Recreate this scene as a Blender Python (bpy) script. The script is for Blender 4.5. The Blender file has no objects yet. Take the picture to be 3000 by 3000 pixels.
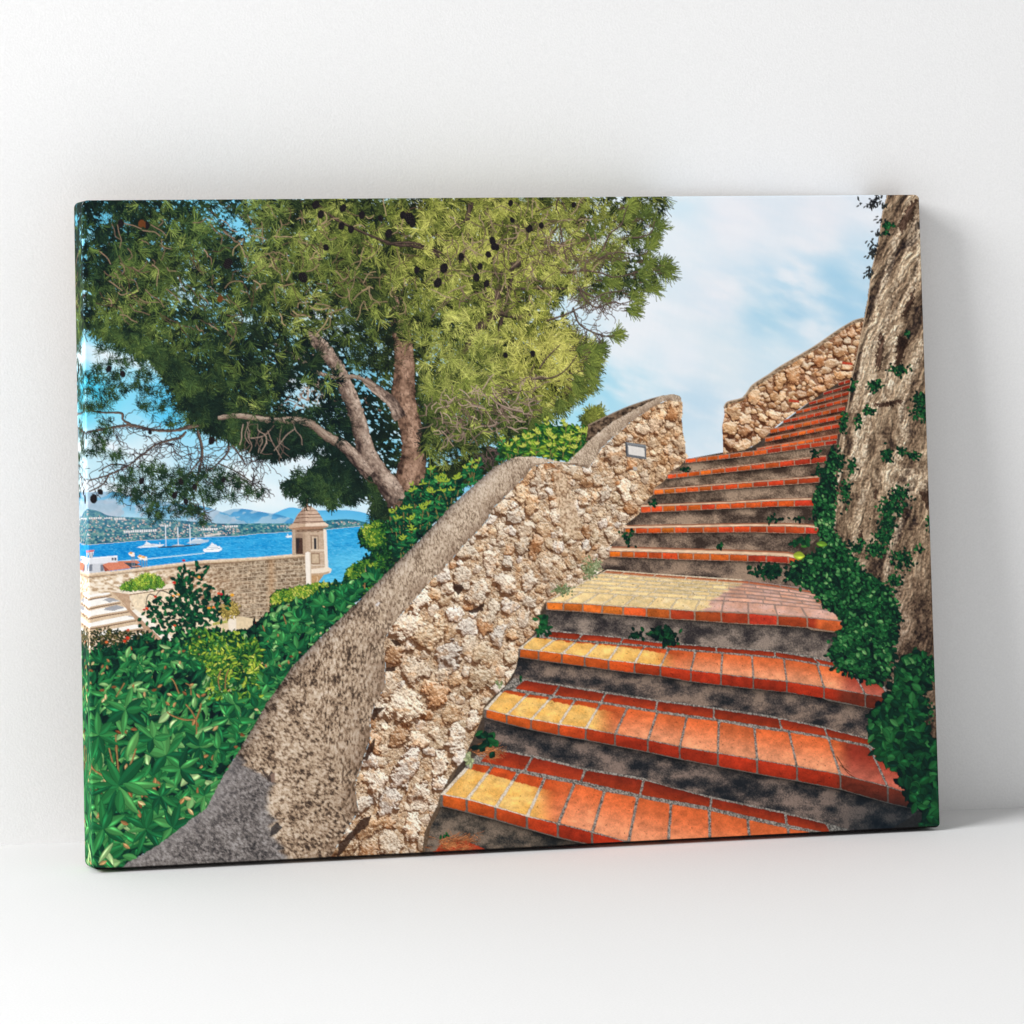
import bpy, math
import numpy as np
from mathutils import Vector, Matrix

# ----------------------------------------------------------------- camera, light, exposure
SC = bpy.context.scene
CW, CH, CD = 1.0, 0.7297, 0.04            # canvas: width, height, depth (metres)
LEAN, WYAW, WDIST = 0.10348, -0.056305, 0.104556
CPOS = Vector((-1.535605, -4.527222, 0.957514)); CYAW, CPITCH, CROLL, CF = 0.274090, -0.017925, 0.006790, 12428.35
CSX, CSY = -624.817, -1291.062

def make_camera():
    cy, sy_ = math.cos(CYAW), math.sin(CYAW); cp, sp = math.cos(CPITCH), math.sin(CPITCH); cr, sr = math.cos(CROLL), math.sin(CROLL)
    fwd = Vector((sy_ * cp, cy * cp, sp)); right = Vector((cy, -sy_, 0)); up = right.cross(fwd)
    r2 = cr * right + sr * up; u2 = -sr * right + cr * up
    m = Matrix((r2, u2, -fwd)).transposed().to_4x4(); m.translation = CPOS
    cam = bpy.data.cameras.new('camera'); o = bpy.data.objects.new('camera', cam)
    SC.collection.objects.link(o); o.matrix_world = m
    cam.sensor_width = 36; cam.lens = CF / 3000 * 36
    cam.shift_x = -CSX / 3000; cam.shift_y = CSY / 3000
    cam.clip_start = .05; cam.clip_end = 60
    SC.camera = o
make_camera()

W = bpy.data.worlds.new('World'); SC.world = W; W.use_nodes = True
W.node_tree.nodes['Background'].inputs[0].default_value = (1, 1, 1, 1)
W.node_tree.nodes['Background'].inputs[1].default_value = .45          # white studio surroundings
SC.view_settings.view_transform = 'Standard'; SC.view_settings.look = 'None'
SC.view_settings.exposure = 0; SC.view_settings.gamma = 1; SC.view_settings.use_curve_mapping = False

def area_light(name, loc, target, sx, sy_, power, col=(1, 1, 1)):
    l = bpy.data.lights.new(name, 'AREA'); l.shape = 'RECTANGLE'; l.size = sx; l.size_y = sy_; l.energy = power; l.color = col
    o = bpy.data.objects.new(name, l); SC.collection.objects.link(o)
    o.location = loc; o.rotation_euler = (Vector(target) - Vector(loc)).to_track_quat('-Z', 'Y').to_euler()
    return o
area_light('softbox', (-9.0, -3.1, 5.2), (0, 0, .35), 4.4, 4.4, 1240)     # studio softbox far to the left: throws the soft shadow to the right

# ----------------------------------------------------------------- materials and builders
def nodes(name):
    m = bpy.data.materials.new(name); m.use_nodes = True
    nt = m.node_tree; return m, nt, nt.nodes['Principled BSDF']

def plaster(name, col, rough, bump, scale):
    m, nt, b = nodes(name)
    tc = nt.nodes.new('ShaderNodeTexCoord')
    n1 = nt.nodes.new('ShaderNodeTexNoise'); n1.inputs['Scale'].default_value = scale; n1.inputs['Detail'].default_value = 4
    n2 = nt.nodes.new('ShaderNodeTexNoise'); n2.inputs['Scale'].default_value = 420; n2.inputs['Detail'].default_value = 2
    for n in (n1, n2): nt.links.new(tc.outputs['Object'], n.inputs['Vector'])
    r = nt.nodes.new('ShaderNodeValToRGB')
    r.color_ramp.elements[0].position = .3; r.color_ramp.elements[1].position = .7
    r.color_ramp.elements[0].color = tuple(c * .955 for c in col) + (1,); r.color_ramp.elements[1].color = tuple(min(1, c * 1.02) for c in col) + (1,)
    mx = nt.nodes.new('ShaderNodeMath'); mx.operation = 'MULTIPLY_ADD'; mx.inputs[1].default_value = .75; 
    ml = nt.nodes.new('ShaderNodeMath'); ml.operation = 'MULTIPLY'; ml.inputs[1].default_value = .25
    nt.links.new(n1.outputs['Fac'], ml.inputs[0]); nt.links.new(n2.outputs['Fac'], mx.inputs[0]); nt.links.new(ml.outputs[0], mx.inputs[2])
    nt.links.new(mx.outputs[0], r.inputs[0]); nt.links.new(r.outputs[0], b.inputs['Base Color'])
    bp = nt.nodes.new('ShaderNodeBump'); bp.inputs['Strength'].default_value = bump; bp.inputs['Distance'].default_value = .001
    nt.links.new(n2.outputs['Fac'], bp.inputs['Height']); nt.links.new(bp.outputs[0], b.inputs['Normal'])
    b.inputs['Roughness'].default_value = rough; b.inputs['Specular IOR Level'].default_value = .2
    return m

def mesh_obj(name, verts, faces, mat, parent=None):
    me = bpy.data.meshes.new(name)
    me.from_pydata([tuple(v) for v in verts], [], [tuple(f) for f in faces]); me.update()
    o = bpy.data.objects.new(name, me); SC.collection.objects.link(o)
    if mat: me.materials.append(mat)
    if parent is not None: o.parent = parent
    return o

M_WALL = plaster('white_plaster', (.88, .88, .88), .9, .25, 2.2)
M_FLOOR = plaster('white_floor', (.80, .80, .80), .8, .2, 1.8)

fl = mesh_obj('floor', [(-9, -9, 0), (9, -9, 0), (9, 3, 0), (-9, 3, 0)], [(0, 1, 2, 3)], M_FLOOR); fl['kind'] = 'structure'
wy = lambda x: WDIST + x * math.tan(WYAW)
a, b = (-9, wy(-9)), (9, wy(9))
wl = mesh_obj('wall', [(a[0], a[1], -.05), (b[0], b[1], -.05), (b[0], b[1], 6), (a[0], a[1], 6), (a[0], a[1] + .2, -.05), (b[0], b[1] + .2, -.05), (b[0], b[1] + .2, 6), (a[0], a[1] + .2, 6)],
              [(0, 1, 2, 3), (5, 4, 7, 6), (0, 3, 7, 4), (1, 5, 6, 2), (3, 2, 6, 7), (0, 4, 5, 1)], M_WALL); wl['kind'] = 'structure'
# ----------------------------------------------------------------- the printed picture
# The picture is printed ink on one flat sheet of canvas: painted here in code as a grid of
# pigment values (display values 0..255 while painting), one patch of ink per pictured thing.
PW, PH = 2600, int(round(2600 * CH / CW)) // 2 * 2
IMG = np.zeros((PH, PW, 3), np.float32)
IDS = np.zeros((PH, PW), np.int16)

def _homog(src, dst):
    A = []
    for (x, y), (u, v) in zip(src, dst):
        A.append([x, y, 1, 0, 0, 0, -u * x, -u * y]); A.append([0, 0, 0, x, y, 1, -v * x, -v * y])
    h = np.linalg.solve(np.array(A, float), np.array(dst, float).ravel())
    return np.append(h, 1).reshape(3, 3)

# the tracing sheet: corners of the print on the sheet the outlines were measured on
HM = _homog([(241, 587), (2693, 570), (2755, 2424), (273, 2549)], [(0, 0), (PW, 0), (PW, PH), (0, PH)])
HI = np.linalg.inv(HM)

def to_r(p):
    p = np.asarray(p, float).reshape(-1, 2)
    q = np.c_[p, np.ones(len(p))] @ HM.T
    return q[:, :2] / q[:, 2:]

_yy, _xx = np.mgrid[0:PH, 0:PW].astype(np.float32)
_w = HI[2, 0] * _xx + HI[2, 1] * _yy + HI[2, 2]
GX = ((HI[0, 0] * _xx + HI[0, 1] * _yy + HI[0, 2]) / _w).astype(np.float32)
GY = ((HI[1, 0] * _xx + HI[1, 1] * _yy + HI[1, 2]) / _w).astype(np.float32)
del _w, _yy, _xx
RS = np.random.RandomState
rng = RS(7)
C = lambda *c: np.array(c, np.float32)

_TAB = RS(99).rand(512, 512).astype(np.float32)

def vn(x, y, seed=0):
    x = np.asarray(x, np.float32) + seed * 37.17; y = np.asarray(y, np.float32) + seed * 91.73
    xf = np.floor(x); yf = np.floor(y)
    tx = x - xf; ty = y - yf
    xi = xf.astype(np.int32) & 511; yi = yf.astype(np.int32) & 511
    x1 = (xi + 1) & 511; y1 = (yi + 1) & 511
    tx = tx * tx * (3 - 2 * tx); ty = ty * ty * (3 - 2 * ty)
    a = _TAB[yi, xi]; b = _TAB[yi, x1]; c = _TAB[y1, xi]; d = _TAB[y1, x1]
    return (a + (b - a) * tx) + ((c + (d - c) * tx) - (a + (b - a) * tx)) * ty

def fbm(x, y, oct=4, seed=0, gain=.5):
    s = 0; a = 1; t = 0
    for o in range(oct):
        s = s + a * vn(x * 2 ** o, y * 2 ** o, seed + o * 3); t += a; a *= gain
    return s / t

def sst(a, b, x):
    t = np.clip((x - a) / (b - a + 1e-9), 0, 1)
    return t * t * (3 - 2 * t)

def mix(a, b, t):
    t = np.asarray(t, np.float32)
    if t.ndim and np.ndim(a) <= 1 or np.ndim(t) and np.ndim(a) == t.ndim + 1 or np.ndim(b) == np.ndim(t) + 1:
        t = t[..., None]
    return a + (b - a) * t

def ramp(t, stops):
    """piecewise colour ramp: stops = [(t, (r,g,b)), ...]"""
    ts = [s[0] for s in stops]
    return np.stack([np.interp(t, ts, [s[1][k] for s in stops]) for k in range(3)], -1).astype(np.float32)

def spline(pts, n=12):
    p = np.asarray(pts, float)
    if len(p) < 3:
        return p
    q = np.vstack([2 * p[0] - p[1], p, 2 * p[-1] - p[-2]])
    out = []
    for i in range(1, len(q) - 2):
        t = np.linspace(0, 1, n, endpoint=False)[:, None]
        a, b, c, d = q[i - 1], q[i], q[i + 1], q[i + 2]
        out.append(.5 * (2 * b + (c - a) * t + (2 * a - 5 * b + 4 * c - d) * t ** 2 + (3 * b - a - 3 * c + d) * t ** 3))
    return np.vstack(out + [p[-1:]])

def region(pts, rough=0., rs=14., seed=1):
    """mask of a polygon given on the tracing sheet: (row slice, col slice, bool mask)"""
    r = to_r(pts)
    m = int(rough * 2 + 2)
    x0, y0 = np.floor(r.min(0)).astype(int) - m; x1, y1 = np.ceil(r.max(0)).astype(int) + m
    x0, y0 = max(x0, 0), max(y0, 0); x1, y1 = min(x1, PW), min(y1, PH)
    if x1 <= x0 or y1 <= y0:
        return slice(0, 0), slice(0, 0), np.zeros((0, 0), bool)
    h, w = y1 - y0, x1 - x0
    D = np.zeros((h, w + 1), np.int32)
    nx = np.roll(r, -1, 0)
    for (ax, ay), (bx, by) in zip(r, nx):
        if ay == by: continue
        lo, hi = (ay, by) if ay < by else (by, ay)
        i0 = max(int(np.ceil(lo - y0 - .5)), 0); i1 = min(int(np.ceil(hi - y0 - .5)), h)
        if i1 <= i0: continue
        ys = np.arange(i0, i1)
        xs = ax + (ys + y0 + .5 - ay) * (bx - ax) / (by - ay)
        np.add.at(D, (ys, np.clip(np.ceil(xs - x0 - .5).astype(int), 0, w)), 1)
    M = (np.cumsum(D, 1)[:, :w] % 2).astype(bool)
    sy, sx = slice(y0, y1), slice(x0, x1)
    if rough > 0 and M.size:
        X = np.arange(x0, x1)[None, :]; Y = np.arange(y0, y1)[:, None]
        dx = ((fbm(X / rs + 0 * Y, Y / rs + 0 * X, 3, seed) - .5) * 4 * rough).astype(int)
        dy = ((fbm(X / rs + 0 * Y, Y / rs + 0 * X, 3, seed + 50) - .5) * 4 * rough).astype(int)
        M = M[np.clip(np.arange(h)[:, None] + dy, 0, h - 1), np.clip(np.arange(w)[None, :] + dx, 0, w - 1)]
    return sy, sx, M

def put(sy, sx, M, col, pid=None, a=None):
    T = IMG[sy, sx]
    if a is None:
        T[M] = col[M] if np.ndim(col) == 3 else np.asarray(col, np.float32)
    else:
        a = (np.broadcast_to(a, M.shape) * M)[..., None]
        T[...] = T * (1 - a) + np.asarray(col, np.float32) * a
    if pid is not None:
        IDS[sy, sx][M] = pid

def flat(pts, col, pid=None, nz=6., ns=3., rough=0., seed=1, a=None):
    sy, sx, M = region(pts, rough)
    if not M.size: return
    X, Y = GX[sy, sx], GY[sy, sx]
    n = (fbm(X / ns, Y / ns, 3, seed) - .5)[..., None] * 4 * nz
    put(sy, sx, M, np.asarray(col, np.float32) + n, pid, a)

def splat(x, y, col, pid=None):
    """write points (raster coordinates), later points on top"""
    xi = np.rint(x).astype(np.int32).ravel(); yi = np.rint(y).astype(np.int32).ravel()
    ok = (xi >= 0) & (xi < PW) & (yi >= 0) & (yi < PH)
    col = np.broadcast_to(col, np.shape(x) + (3,)).reshape(-1, 3)
    IMG[yi[ok], xi[ok]] = col[ok]
    if pid is not None:
        IDS[yi[ok], xi[ok]] = pid

def stroke(pts, w0, w1, colfn, pid=None, n=14, wob=0., seed=3):
    """tapered stroke along a spline; colfn(s_px, t in -1..1, u 0..1) -> colour"""
    p = to_r(spline(pts, n)) if len(pts) > 2 else to_r(pts)
    seg = np.r_[0, np.cumsum(np.hypot(*np.diff(p, axis=0).T))]
    L = seg[-1]
    s = np.arange(0, L, .6)
    if len(s) < 2: return
    x = np.interp(s, seg, p[:, 0]); y = np.interp(s, seg, p[:, 1])
    tx = np.gradient(x); ty = np.gradient(y); m = np.hypot(tx, ty) + 1e-9
    if callable(w0): w = w0(s / L)
    elif np.ndim(w0): w = np.interp(s / L, np.linspace(0, 1, len(w0)), w0)
    else: w = w0 + (w1 - w0) * s / L
    w = w * 1.05
    if wob: w = w * (1 + wob * (vn(s / 9., 0 * s, seed) - .5) * 2)
    k = max(3, int(np.max(w) / .6) + 1)
    t = np.linspace(-1, 1, k)
    X = x[:, None] - ty[:, None] / m[:, None] * w[:, None] / 2 * t
    Y = y[:, None] + tx[:, None] / m[:, None] * w[:, None] / 2 * t
    S = np.broadcast_to(s[:, None], X.shape); T = np.broadcast_to(t, X.shape)
    splat(X, Y, colfn(S, T * (w[:, None] / max(np.max(w), 1e-6)), T), pid)

def line(pts, w, col, pid=None):
    col = np.asarray(col, np.float32)
    stroke(pts, w, w * .7, lambda s, t, u: np.broadcast_to(col, s.shape + (3,)), pid, n=8)

def needles(cx, cy, ang, spread, ln, k, col0, col1, pid, seed, wide=True, curve=.25):
    """fans of needles: arrays of tufts (tracing-sheet coordinates), k needles each"""
    r = RS(seed); M = len(cx)
    q = to_r(np.c_[cx, cy])
    a = ang[:, None] + r.randn(M, k) * spread
    L = ln[:, None] * (.55 + .5 * r.rand(M, k)) * 1.05
    st = int(max(6, np.max(L) / 1.0))
    t = np.linspace(0, 1, st)
    cv = (r.rand(M, k) - .5) * curve * 2
    aa = a[..., None] + cv[..., None] * t
    X = q[:, 0, None, None] + (r.randn(M, k, 1) * 2) + np.cos(aa) * L[..., None] * t
    Y = q[:, 1, None, None] + (r.randn(M, k, 1) * 2) + np.sin(aa) * L[..., None] * t
    f = np.clip(r.rand(M, k)[..., None] * .8 + t * .35, 0, 1)
    c = col0[:, None, None, :] + (col1 - col0)[:, None, None, :] * f[..., None]
    c = c * (.62 + .66 * r.rand(M, k)[..., None, None])
    if wide:
        splat(X + (np.abs(np.sin(aa)) > .7), Y + (np.abs(np.sin(aa)) <= .7), c * .8, pid)
    splat(X, Y, c, pid)

def leaves(cx, cy, ang, ln, wd, col, pid, seed, hl=.35, curve=.5, pw=1.0, tipw=1.0):
    """batches of leaves with a lighter half, a pale midrib and a glossy patch"""
    r = RS(seed); n = len(cx)
    if n == 0: return
    q = to_r(np.c_[cx, cy])
    B = max(1, int(4e5 / (max(ln) * max(wd) * 2.2 + 30)))
    for b in range(0, n, B):
        sl = slice(b, b + B); m = len(cx[sl])
        l = ln[sl] * 1.05; w = wd[sl] * 1.05
        ns = int(max(6, l.max() / .62)); nt = int(max(4, w.max() / .62))
        s = np.linspace(0, 1, ns)[None, :, None]; t = np.linspace(-1, 1, nt)[None, None, :]
        a0 = ang[sl][:, None, None]; cv = ((r.rand(m) - .5) * 2 * curve)[:, None, None]
        ca = a0 + cv * s
        px = np.cumsum(np.cos(ca), 1) / ns * l[:, None, None]; py = np.cumsum(np.sin(ca), 1) / ns * l[:, None, None]
        prof = np.sin(np.pi * s ** pw) ** .8 * tipw
        X = q[sl, 0][:, None, None] + px - np.sin(ca) * prof * w[:, None, None] / 2 * t
        Y = q[sl, 1][:, None, None] + py + np.cos(ca) * prof * w[:, None, None] / 2 * t
        side = np.where(r.rand(m) < .5, -1, 1)[:, None, None]; gl = (r.rand(m) ** 2 * 1.7)[:, None, None]
        sh = .86 + .15 * (t * side > 0) + hl * gl * np.exp(-((t * side - .45) ** 2) / .06) * np.exp(-((s - (.35 + .4 * r.rand(m)[:, None, None])) ** 2) / .05)
        sh = sh * (1 - .22 * (np.abs(t) > .82))
        c = col[sl][:, None, None, :] * sh[..., None]
        rib = (np.abs(t) < 1.3 / nt + .04) & (s > .04)
        c = np.where(rib[..., None], c * .8 + C(120, 150, 80) * .2 * (col[sl].mean(1)[:, None, None, None] / 110.), c)
        splat(X, Y, np.clip(c, 0, 255), pid)

def scatter(poly, n, seed):
    r = RS(seed); p = np.asarray(poly, float)
    sy, sx, M = region(p)
    ys, xs = np.nonzero(M)
    if len(ys) == 0: return np.zeros((0, 2))
    i = r.randint(0, len(ys), n)
    return np.c_[GX[sy, sx][ys[i], xs[i]], GY[sy, sx][ys[i], xs[i]]]

def yat(poly, x):
    p = np.asarray(poly, float)
    return np.interp(x, p[:, 0], p[:, 1])

PARTS = {}
def part(name, parent=None, label=None):
    pid = len(PARTS) + 1
    PARTS[pid] = (name, parent, label)
    return pid
# --- sky, far hills, sea
P_SKY = part('printed_sky', None, 'printed cloudy sky, pale on the right and bright blue behind the pine')
P_HILL = part('printed_hills', None, 'printed blue hills across the bay')
P_COAST = part('printed_coast', 'printed_hills', 'printed wooded shore dotted with pale houses')
P_SEA = part('printed_sea', None, 'printed bright blue sea')

def idw(x, y, pts, p=2.2):
    num = 0; den = 0
    for a in pts:
        w = 1 / ((x - a[0]) ** 2 + (y - a[1]) ** 2 + 900.) ** (p / 2)
        v = np.asarray(a[2], np.float32)
        num = num + (w[..., None] * v if v.ndim else w * v); den = den + w
    return num / (den[..., None] if np.asarray(pts[0][2]).ndim else den)

def paint_sky():
    pts = [(260, 620, (105, 195, 225)), (600, 620, (120, 205, 235)), (1000, 620, (190, 220, 225)), (1400, 620, (215, 232, 235)),
           (300, 980, (120, 210, 240)), (260, 1130, (70, 205, 240)), (500, 1200, (85, 200, 242)), (640, 1200, (105, 210, 245)), (300, 1040, (215, 236, 244)), (620, 1290, (165, 222, 245)),
           (330, 1340, (200, 232, 243)), (450, 1320, (222, 238, 244)), (700, 1400, (226, 241, 246)), (800, 1420, (222, 240, 247)), (760, 1480, (235, 245, 248)),
           (1050, 1470, (205, 235, 248)), (1000, 1150, (120, 190, 215)), (1200, 1250, (120, 195, 220)), (1420, 1330, (130, 205, 235)), (1700, 1210, (165, 222, 240)),
           (1960, 600, (218, 236, 246)), (1980, 700, (230, 239, 246)), (2150, 640, (238, 240, 246)), (2400, 640, (237, 239, 245)), (2560, 620, (232, 238, 246)),
           (2100, 880, (238, 240, 246)), (1850, 1000, (238, 242, 247)), (2000, 1050, (236, 241, 247)), (1850, 1130, (190, 225, 240)), (1760, 1160, (170, 220, 240)),
           (2250, 930, (180, 217, 236)), (2330, 910, (172, 212, 235)), (2460, 830, (176, 214, 236)), (2520, 770, (205, 228, 243)), (2480, 900, (180, 216, 238)), (2380, 960, (228, 238, 246)),
           (2280, 1010, (215, 233, 243)), (2100, 1000, (225, 236, 243)), (2060, 1300, (215, 232, 243)), (2060, 1180, (205, 226, 240)), (2120, 1080, (225, 236, 243)), (2380, 700, (237, 240, 246)), (2330, 820, (234, 240, 247))]
    x, y = GX[::4, ::4], GY[::4, ::4]
    col = idw(x, y, pts, 3.2)
    u = x * .93 + y * .36; v = -x * .36 + y * .93
    n1 = fbm(u / 190., v / 60., 5, 5) - .5
    n2 = fbm(u / 60. + 9, v / 26., 4, 15) - .5
    k = sst(1500, 1900, x)
    white = C(240, 243, 248); blue = C(140, 200, 232)
    d = n1 * 2.2 + n2 * .9
    amt = .06 + .62 * np.exp(-((x - 2360) / 190.) ** 2 - ((y - 880) / 110.) ** 2) + .25 * np.exp(-((x - 1900) / 200.) ** 2 - ((y - 1170) / 60.) ** 2)
    col = col + (white - col) * np.clip(d * 1.2 + .1, 0, 1)[..., None] * .8
    col = col + (blue - col) * np.clip(-d * 1.4 - .05, 0, 1)[..., None] * (amt * k + .15 * (1 - k))[..., None]
    big = np.repeat(np.repeat(col, 4, 0), 4, 1)[:PH, :PW]
    # soften the 4-pixel steps
    for ax in (0, 1):
        for d_ in (1, 2):
            big = (np.roll(big, d_, ax) + big + np.roll(big, -d_, ax)) / 3
    IMG[...] = big
    IDS[...] = P_SKY
paint_sky()

def hill(top, base, c0, c1, pid, nz=8, sc=18, rock=None, seed=1):
    pts = list(map(tuple, spline(top, 6))) + [(top[-1][0], base), (top[0][0], base)]
    sy, sx, M = region(pts)
    X, Y = GX[sy, sx], GY[sy, sx]
    t = np.clip((Y - yat(top, X)) / 60., 0, 1)
    col = mix(C(*c0), C(*c1), t)
    n = fbm(X / sc, Y / (sc * .5), 4, seed) - .5
    col = col + n[..., None] * nz * 4
    if rock is not None:
        m = sst(.5, .62, fbm(X / 26. + Y / 30., Y / 18., 4, seed + 9))
        col = mix(col, C(*rock), m * .65)
    put(sy, sx, M, col, pid)

# far pale range, then the middle mountains
hill([(760, 1520), (805, 1503), (836, 1490), (857, 1486), (890, 1492), (935, 1495), (985, 1494), (1025, 1495), (1074, 1504), (1100, 1524), (1110, 1540)], 1560, (88, 180, 228), (130, 208, 240), P_HILL, 3, 30, None, 3)
hill([(625, 1512), (650, 1501), (684, 1491), (720, 1491), (759, 1498), (790, 1503), (820, 1508), (860, 1520)], 1560, (70, 148, 200), (120, 190, 225), P_HILL, 7, 16, (190, 210, 222), 5)
hill([(225, 1420), (240, 1428), (254, 1441), (303, 1441), (340, 1441), (380, 1452), (440, 1462), (500, 1472), (560, 1478), (600, 1484), (640, 1496), (690, 1515), (740, 1535)], 1580, (92, 165, 208), (165, 208, 228), P_HILL, 8, 20, (196, 205, 218), 8)
flat([(250, 1470), (300, 1462), (345, 1475), (370, 1500), (350, 1520), (270, 1505)], (176, 192, 208), P_HILL, 8, 12, 5, 3, .75)
flat([(560, 1490), (640, 1500), (700, 1520), (760, 1542), (640, 1545), (600, 1525)], (178, 196, 212), P_HILL, 8, 9, 4, 5, .6)

def paint_coast():
    top = [(225, 1485), (254, 1490), (290, 1497), (324, 1511), (400, 1516), (459, 1519), (588, 1529), (640, 1533), (699, 1534), (753, 1533), (852, 1533), (930, 1530), (960, 1524), (1025, 1521), (1077, 1531), (1095, 1540)]
    shore = [(225, 1600), (252, 1597), (342, 1590), (407, 1584), (500, 1579), (614, 1573), (699, 1570), (753, 1564), (852, 1558), (960, 1551), (1077, 1540), (1095, 1538)]
    pts = list(map(tuple, spline(top, 5))) + shore[::-1]
    sy, sx, M = region(pts, .8, 5)
    X, Y = GX[sy, sx], GY[sy, sx]
    n = fbm(X / 7., Y / 4.5, 4, 4)
    far = sst(1500, 1590, Y + (X - 250) * .04)
    col = ramp(n, [(.25, (28, 78, 108)), (.5, (62, 118, 135)), (.62, (92, 142, 140)), (.8, (150, 175, 165))])
    col = mix(col, C(120, 170, 190), (1 - far) * .35)
    right = sst(640, 760, X)
    col = mix(col, col * .95 + C(-8, 4, 6), right)
    put(sy, sx, M, col, P_COAST)
    r = RS(5)
    # houses: little pale blocks with a shaded side and warm roofs
    hs = [(r.uniform(255, 700), 0) for _ in range(330)] + [(r.uniform(700, 1080), 1) for _ in range(46)]
    for x, k in hs:
        yt = yat(top, x) + 5; yb = yat(shore, x) - 6
        y = r.uniform(yt, yb) if not k else r.uniform(yt, yt + (yb - yt) * .6)
        w = r.uniform(2.0, 6.5); h = r.uniform(1.6, 3.6)
        c = np.array([(236, 232, 226), (226, 214, 206), (214, 196, 186), (196, 200, 205)][r.randint(4)]) * r.uniform(.85, 1.02)
        flat([(x, y), (x + w, y - .3), (x + w, y + h), (x, y + h)], c, P_COAST, 5, 2)
        flat([(x + w * .6, y), (x + w, y), (x + w, y + h), (x + w * .6, y + h)], c * .78, P_COAST, 3, 2)
        if r.rand() < .4: flat([(x - .5, y - 1.2), (x + w, y - 1.4), (x + w + .4, y), (x - .4, y)], (196, 158, 140), P_COAST, 4, 2)
    for (x0, x1, y, h) in [(262, 300, 1516, 5), (306, 328, 1516, 4), (336, 366, 1517, 6), (364, 456, 1554, 7), (588, 640, 1548, 6), (660, 699, 1540, 5), (470, 500, 1538, 4)]:
        xs = np.arange(x0, x1, 6.5)
        for i, x in enumerate(xs):
            yy = y - (x - x0) * .045
            flat([(x, yy), (x + 5, yy), (x + 5, yy + h), (x, yy + h)], (226, 224, 224), P_COAST, 6, 2)
            flat([(x + 5, yy + 1), (x + 6.5, yy + 1), (x + 6.5, yy + h), (x + 5, yy + h)], (120, 140, 155), P_COAST, 4, 2)
    flat([(596, 1568), (648, 1560), (650, 1565), (604, 1573)], (214, 208, 202), P_COAST, 6, 4)
    for a, b in zip(shore[:-1], shore[1:]):
        line([(a[0], a[1] - .5), (b[0], b[1] - .5)], 1.6, (206, 200, 196), P_COAST)
    # the sea
    sea = shore + [(1110, 1538), (1110, 1760), (225, 1760)]
    sy, sx, M = region(sea)
    X, Y = GX[sy, sx], GY[sy, sx]
    t = sst(230, 1000, X)
    col = mix(C(20, 142, 212), C(46, 164, 222), t)
    v = Y + (X - 250) * .066
    col = mix(col, mix(C(30, 150, 218), C(92, 190, 230), sst(500, 1050, X)), sst(1610, 1700, v) * .75)
    n = fbm(X / 9., Y / 2.2, 4, 31) - .5
    n2 = fbm(X / 70., Y / 9., 3, 33) - .5
    col = col + n[..., None] * C(64, 60, 44) + n2[..., None] * C(46, 36, 22)
    gl = sst(.62, .74, fbm(X / 5., Y / 1.8, 3, 41)) * .4
    col = mix(col, C(150, 215, 240), gl)
    put(sy, sx, M, col, P_SEA)
    line([(300, 1647), (420, 1637), (520, 1627), (600, 1619)], 2.0, (150, 205, 232), P_SEA)
    line([(300, 1648), (420, 1638), (520, 1628), (600, 1620)], 1., (205, 230, 242), P_SEA)
paint_coast()

# --- boats
def hull(pts, col, pid, nz=4): flat(pts, col, pid, nz, 3)
P_Y1 = part('printed_yacht', None, 'printed white motor yacht heading left, its wake behind it')
hull([(595, 1611), (600, 1607), (652, 1604), (650, 1611), (640, 1616), (600, 1617)], (246, 247, 250), P_Y1)
hull([(604, 1607), (610, 1602), (644, 1599), (648, 1604)], (238, 240, 244), P_Y1)
hull([(612, 1602), (616, 1597), (634, 1595), (638, 1600)], (232, 236, 242), P_Y1)
hull([(617, 1597), (619, 1592), (627, 1592), (630, 1596)], (240, 242, 246), P_Y1)
line([(621, 1593), (622, 1589)], 1.6, (240, 240, 245), P_Y1)
hull([(606, 1609), (645, 1606), (645, 1607.4), (606, 1610.4)], (120, 150, 175), P_Y1, 2)
hull([(612, 1604), (640, 1601.5), (640, 1602.6), (612, 1605)], (96, 130, 160), P_Y1, 2)
P_Y2 = part('printed_yacht', None, 'printed white motor yacht at anchor below the shore')
hull([(402, 1603), (412, 1600), (420, 1598), (476, 1594), (484, 1595), (472, 1601), (412, 1605)], (226, 234, 240), P_Y2)
hull([(420, 1598), (427, 1592), (450, 1593), (462, 1594), (460, 1597)], (236, 240, 244), P_Y2)
hull([(427, 1592), (430, 1585), (434, 1588), (442, 1592)], (226, 230, 238), P_Y2)
hull([(424, 1597), (455, 1595), (455, 1596.2), (424, 1598.4)], (110, 140, 165), P_Y2, 2)
line([(469, 1595), (469, 1588)], 1, (230, 235, 240), P_Y2)
P_Y3 = part('printed_yacht', None, 'printed grey motor yacht behind the three masts')
hull([(547, 1592), (560, 1584), (572, 1578), (586, 1577), (600, 1581), (614, 1581), (610, 1587), (585, 1593)], (186, 206, 222), P_Y3)
hull([(562, 1584), (566, 1580), (590, 1579), (596, 1583)], (220, 228, 236), P_Y3)
hull([(571, 1580), (574, 1574), (580, 1577)], (215, 225, 235), P_Y3)
P_SAIL = part('printed_sailing_ship', None, 'printed dark hulled sailing ship with three bare masts')
hull([(462, 1602), (488, 1600), (560, 1596), (591, 1592), (586, 1596), (560, 1600), (500, 1604), (466, 1605)], (52, 74, 98), P_SAIL)
hull([(500, 1599), (520, 1594), (540, 1596), (540, 1598)], (190, 205, 215), P_SAIL)
for x, y0, y1 in ((487, 1540, 1600), (523, 1545, 1597), (558, 1535, 1594)):
    line([(x - 2, y0), (x, y1)], 1.9, (226, 232, 238), P_SAIL)
P_Y4 = part('printed_sailing_boat', None, 'printed small white boat beside the stone turret')
hull([(837, 1572), (842, 1569), (856, 1568), (856, 1574), (842, 1575)], (240, 244, 246), P_Y4)
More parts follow.
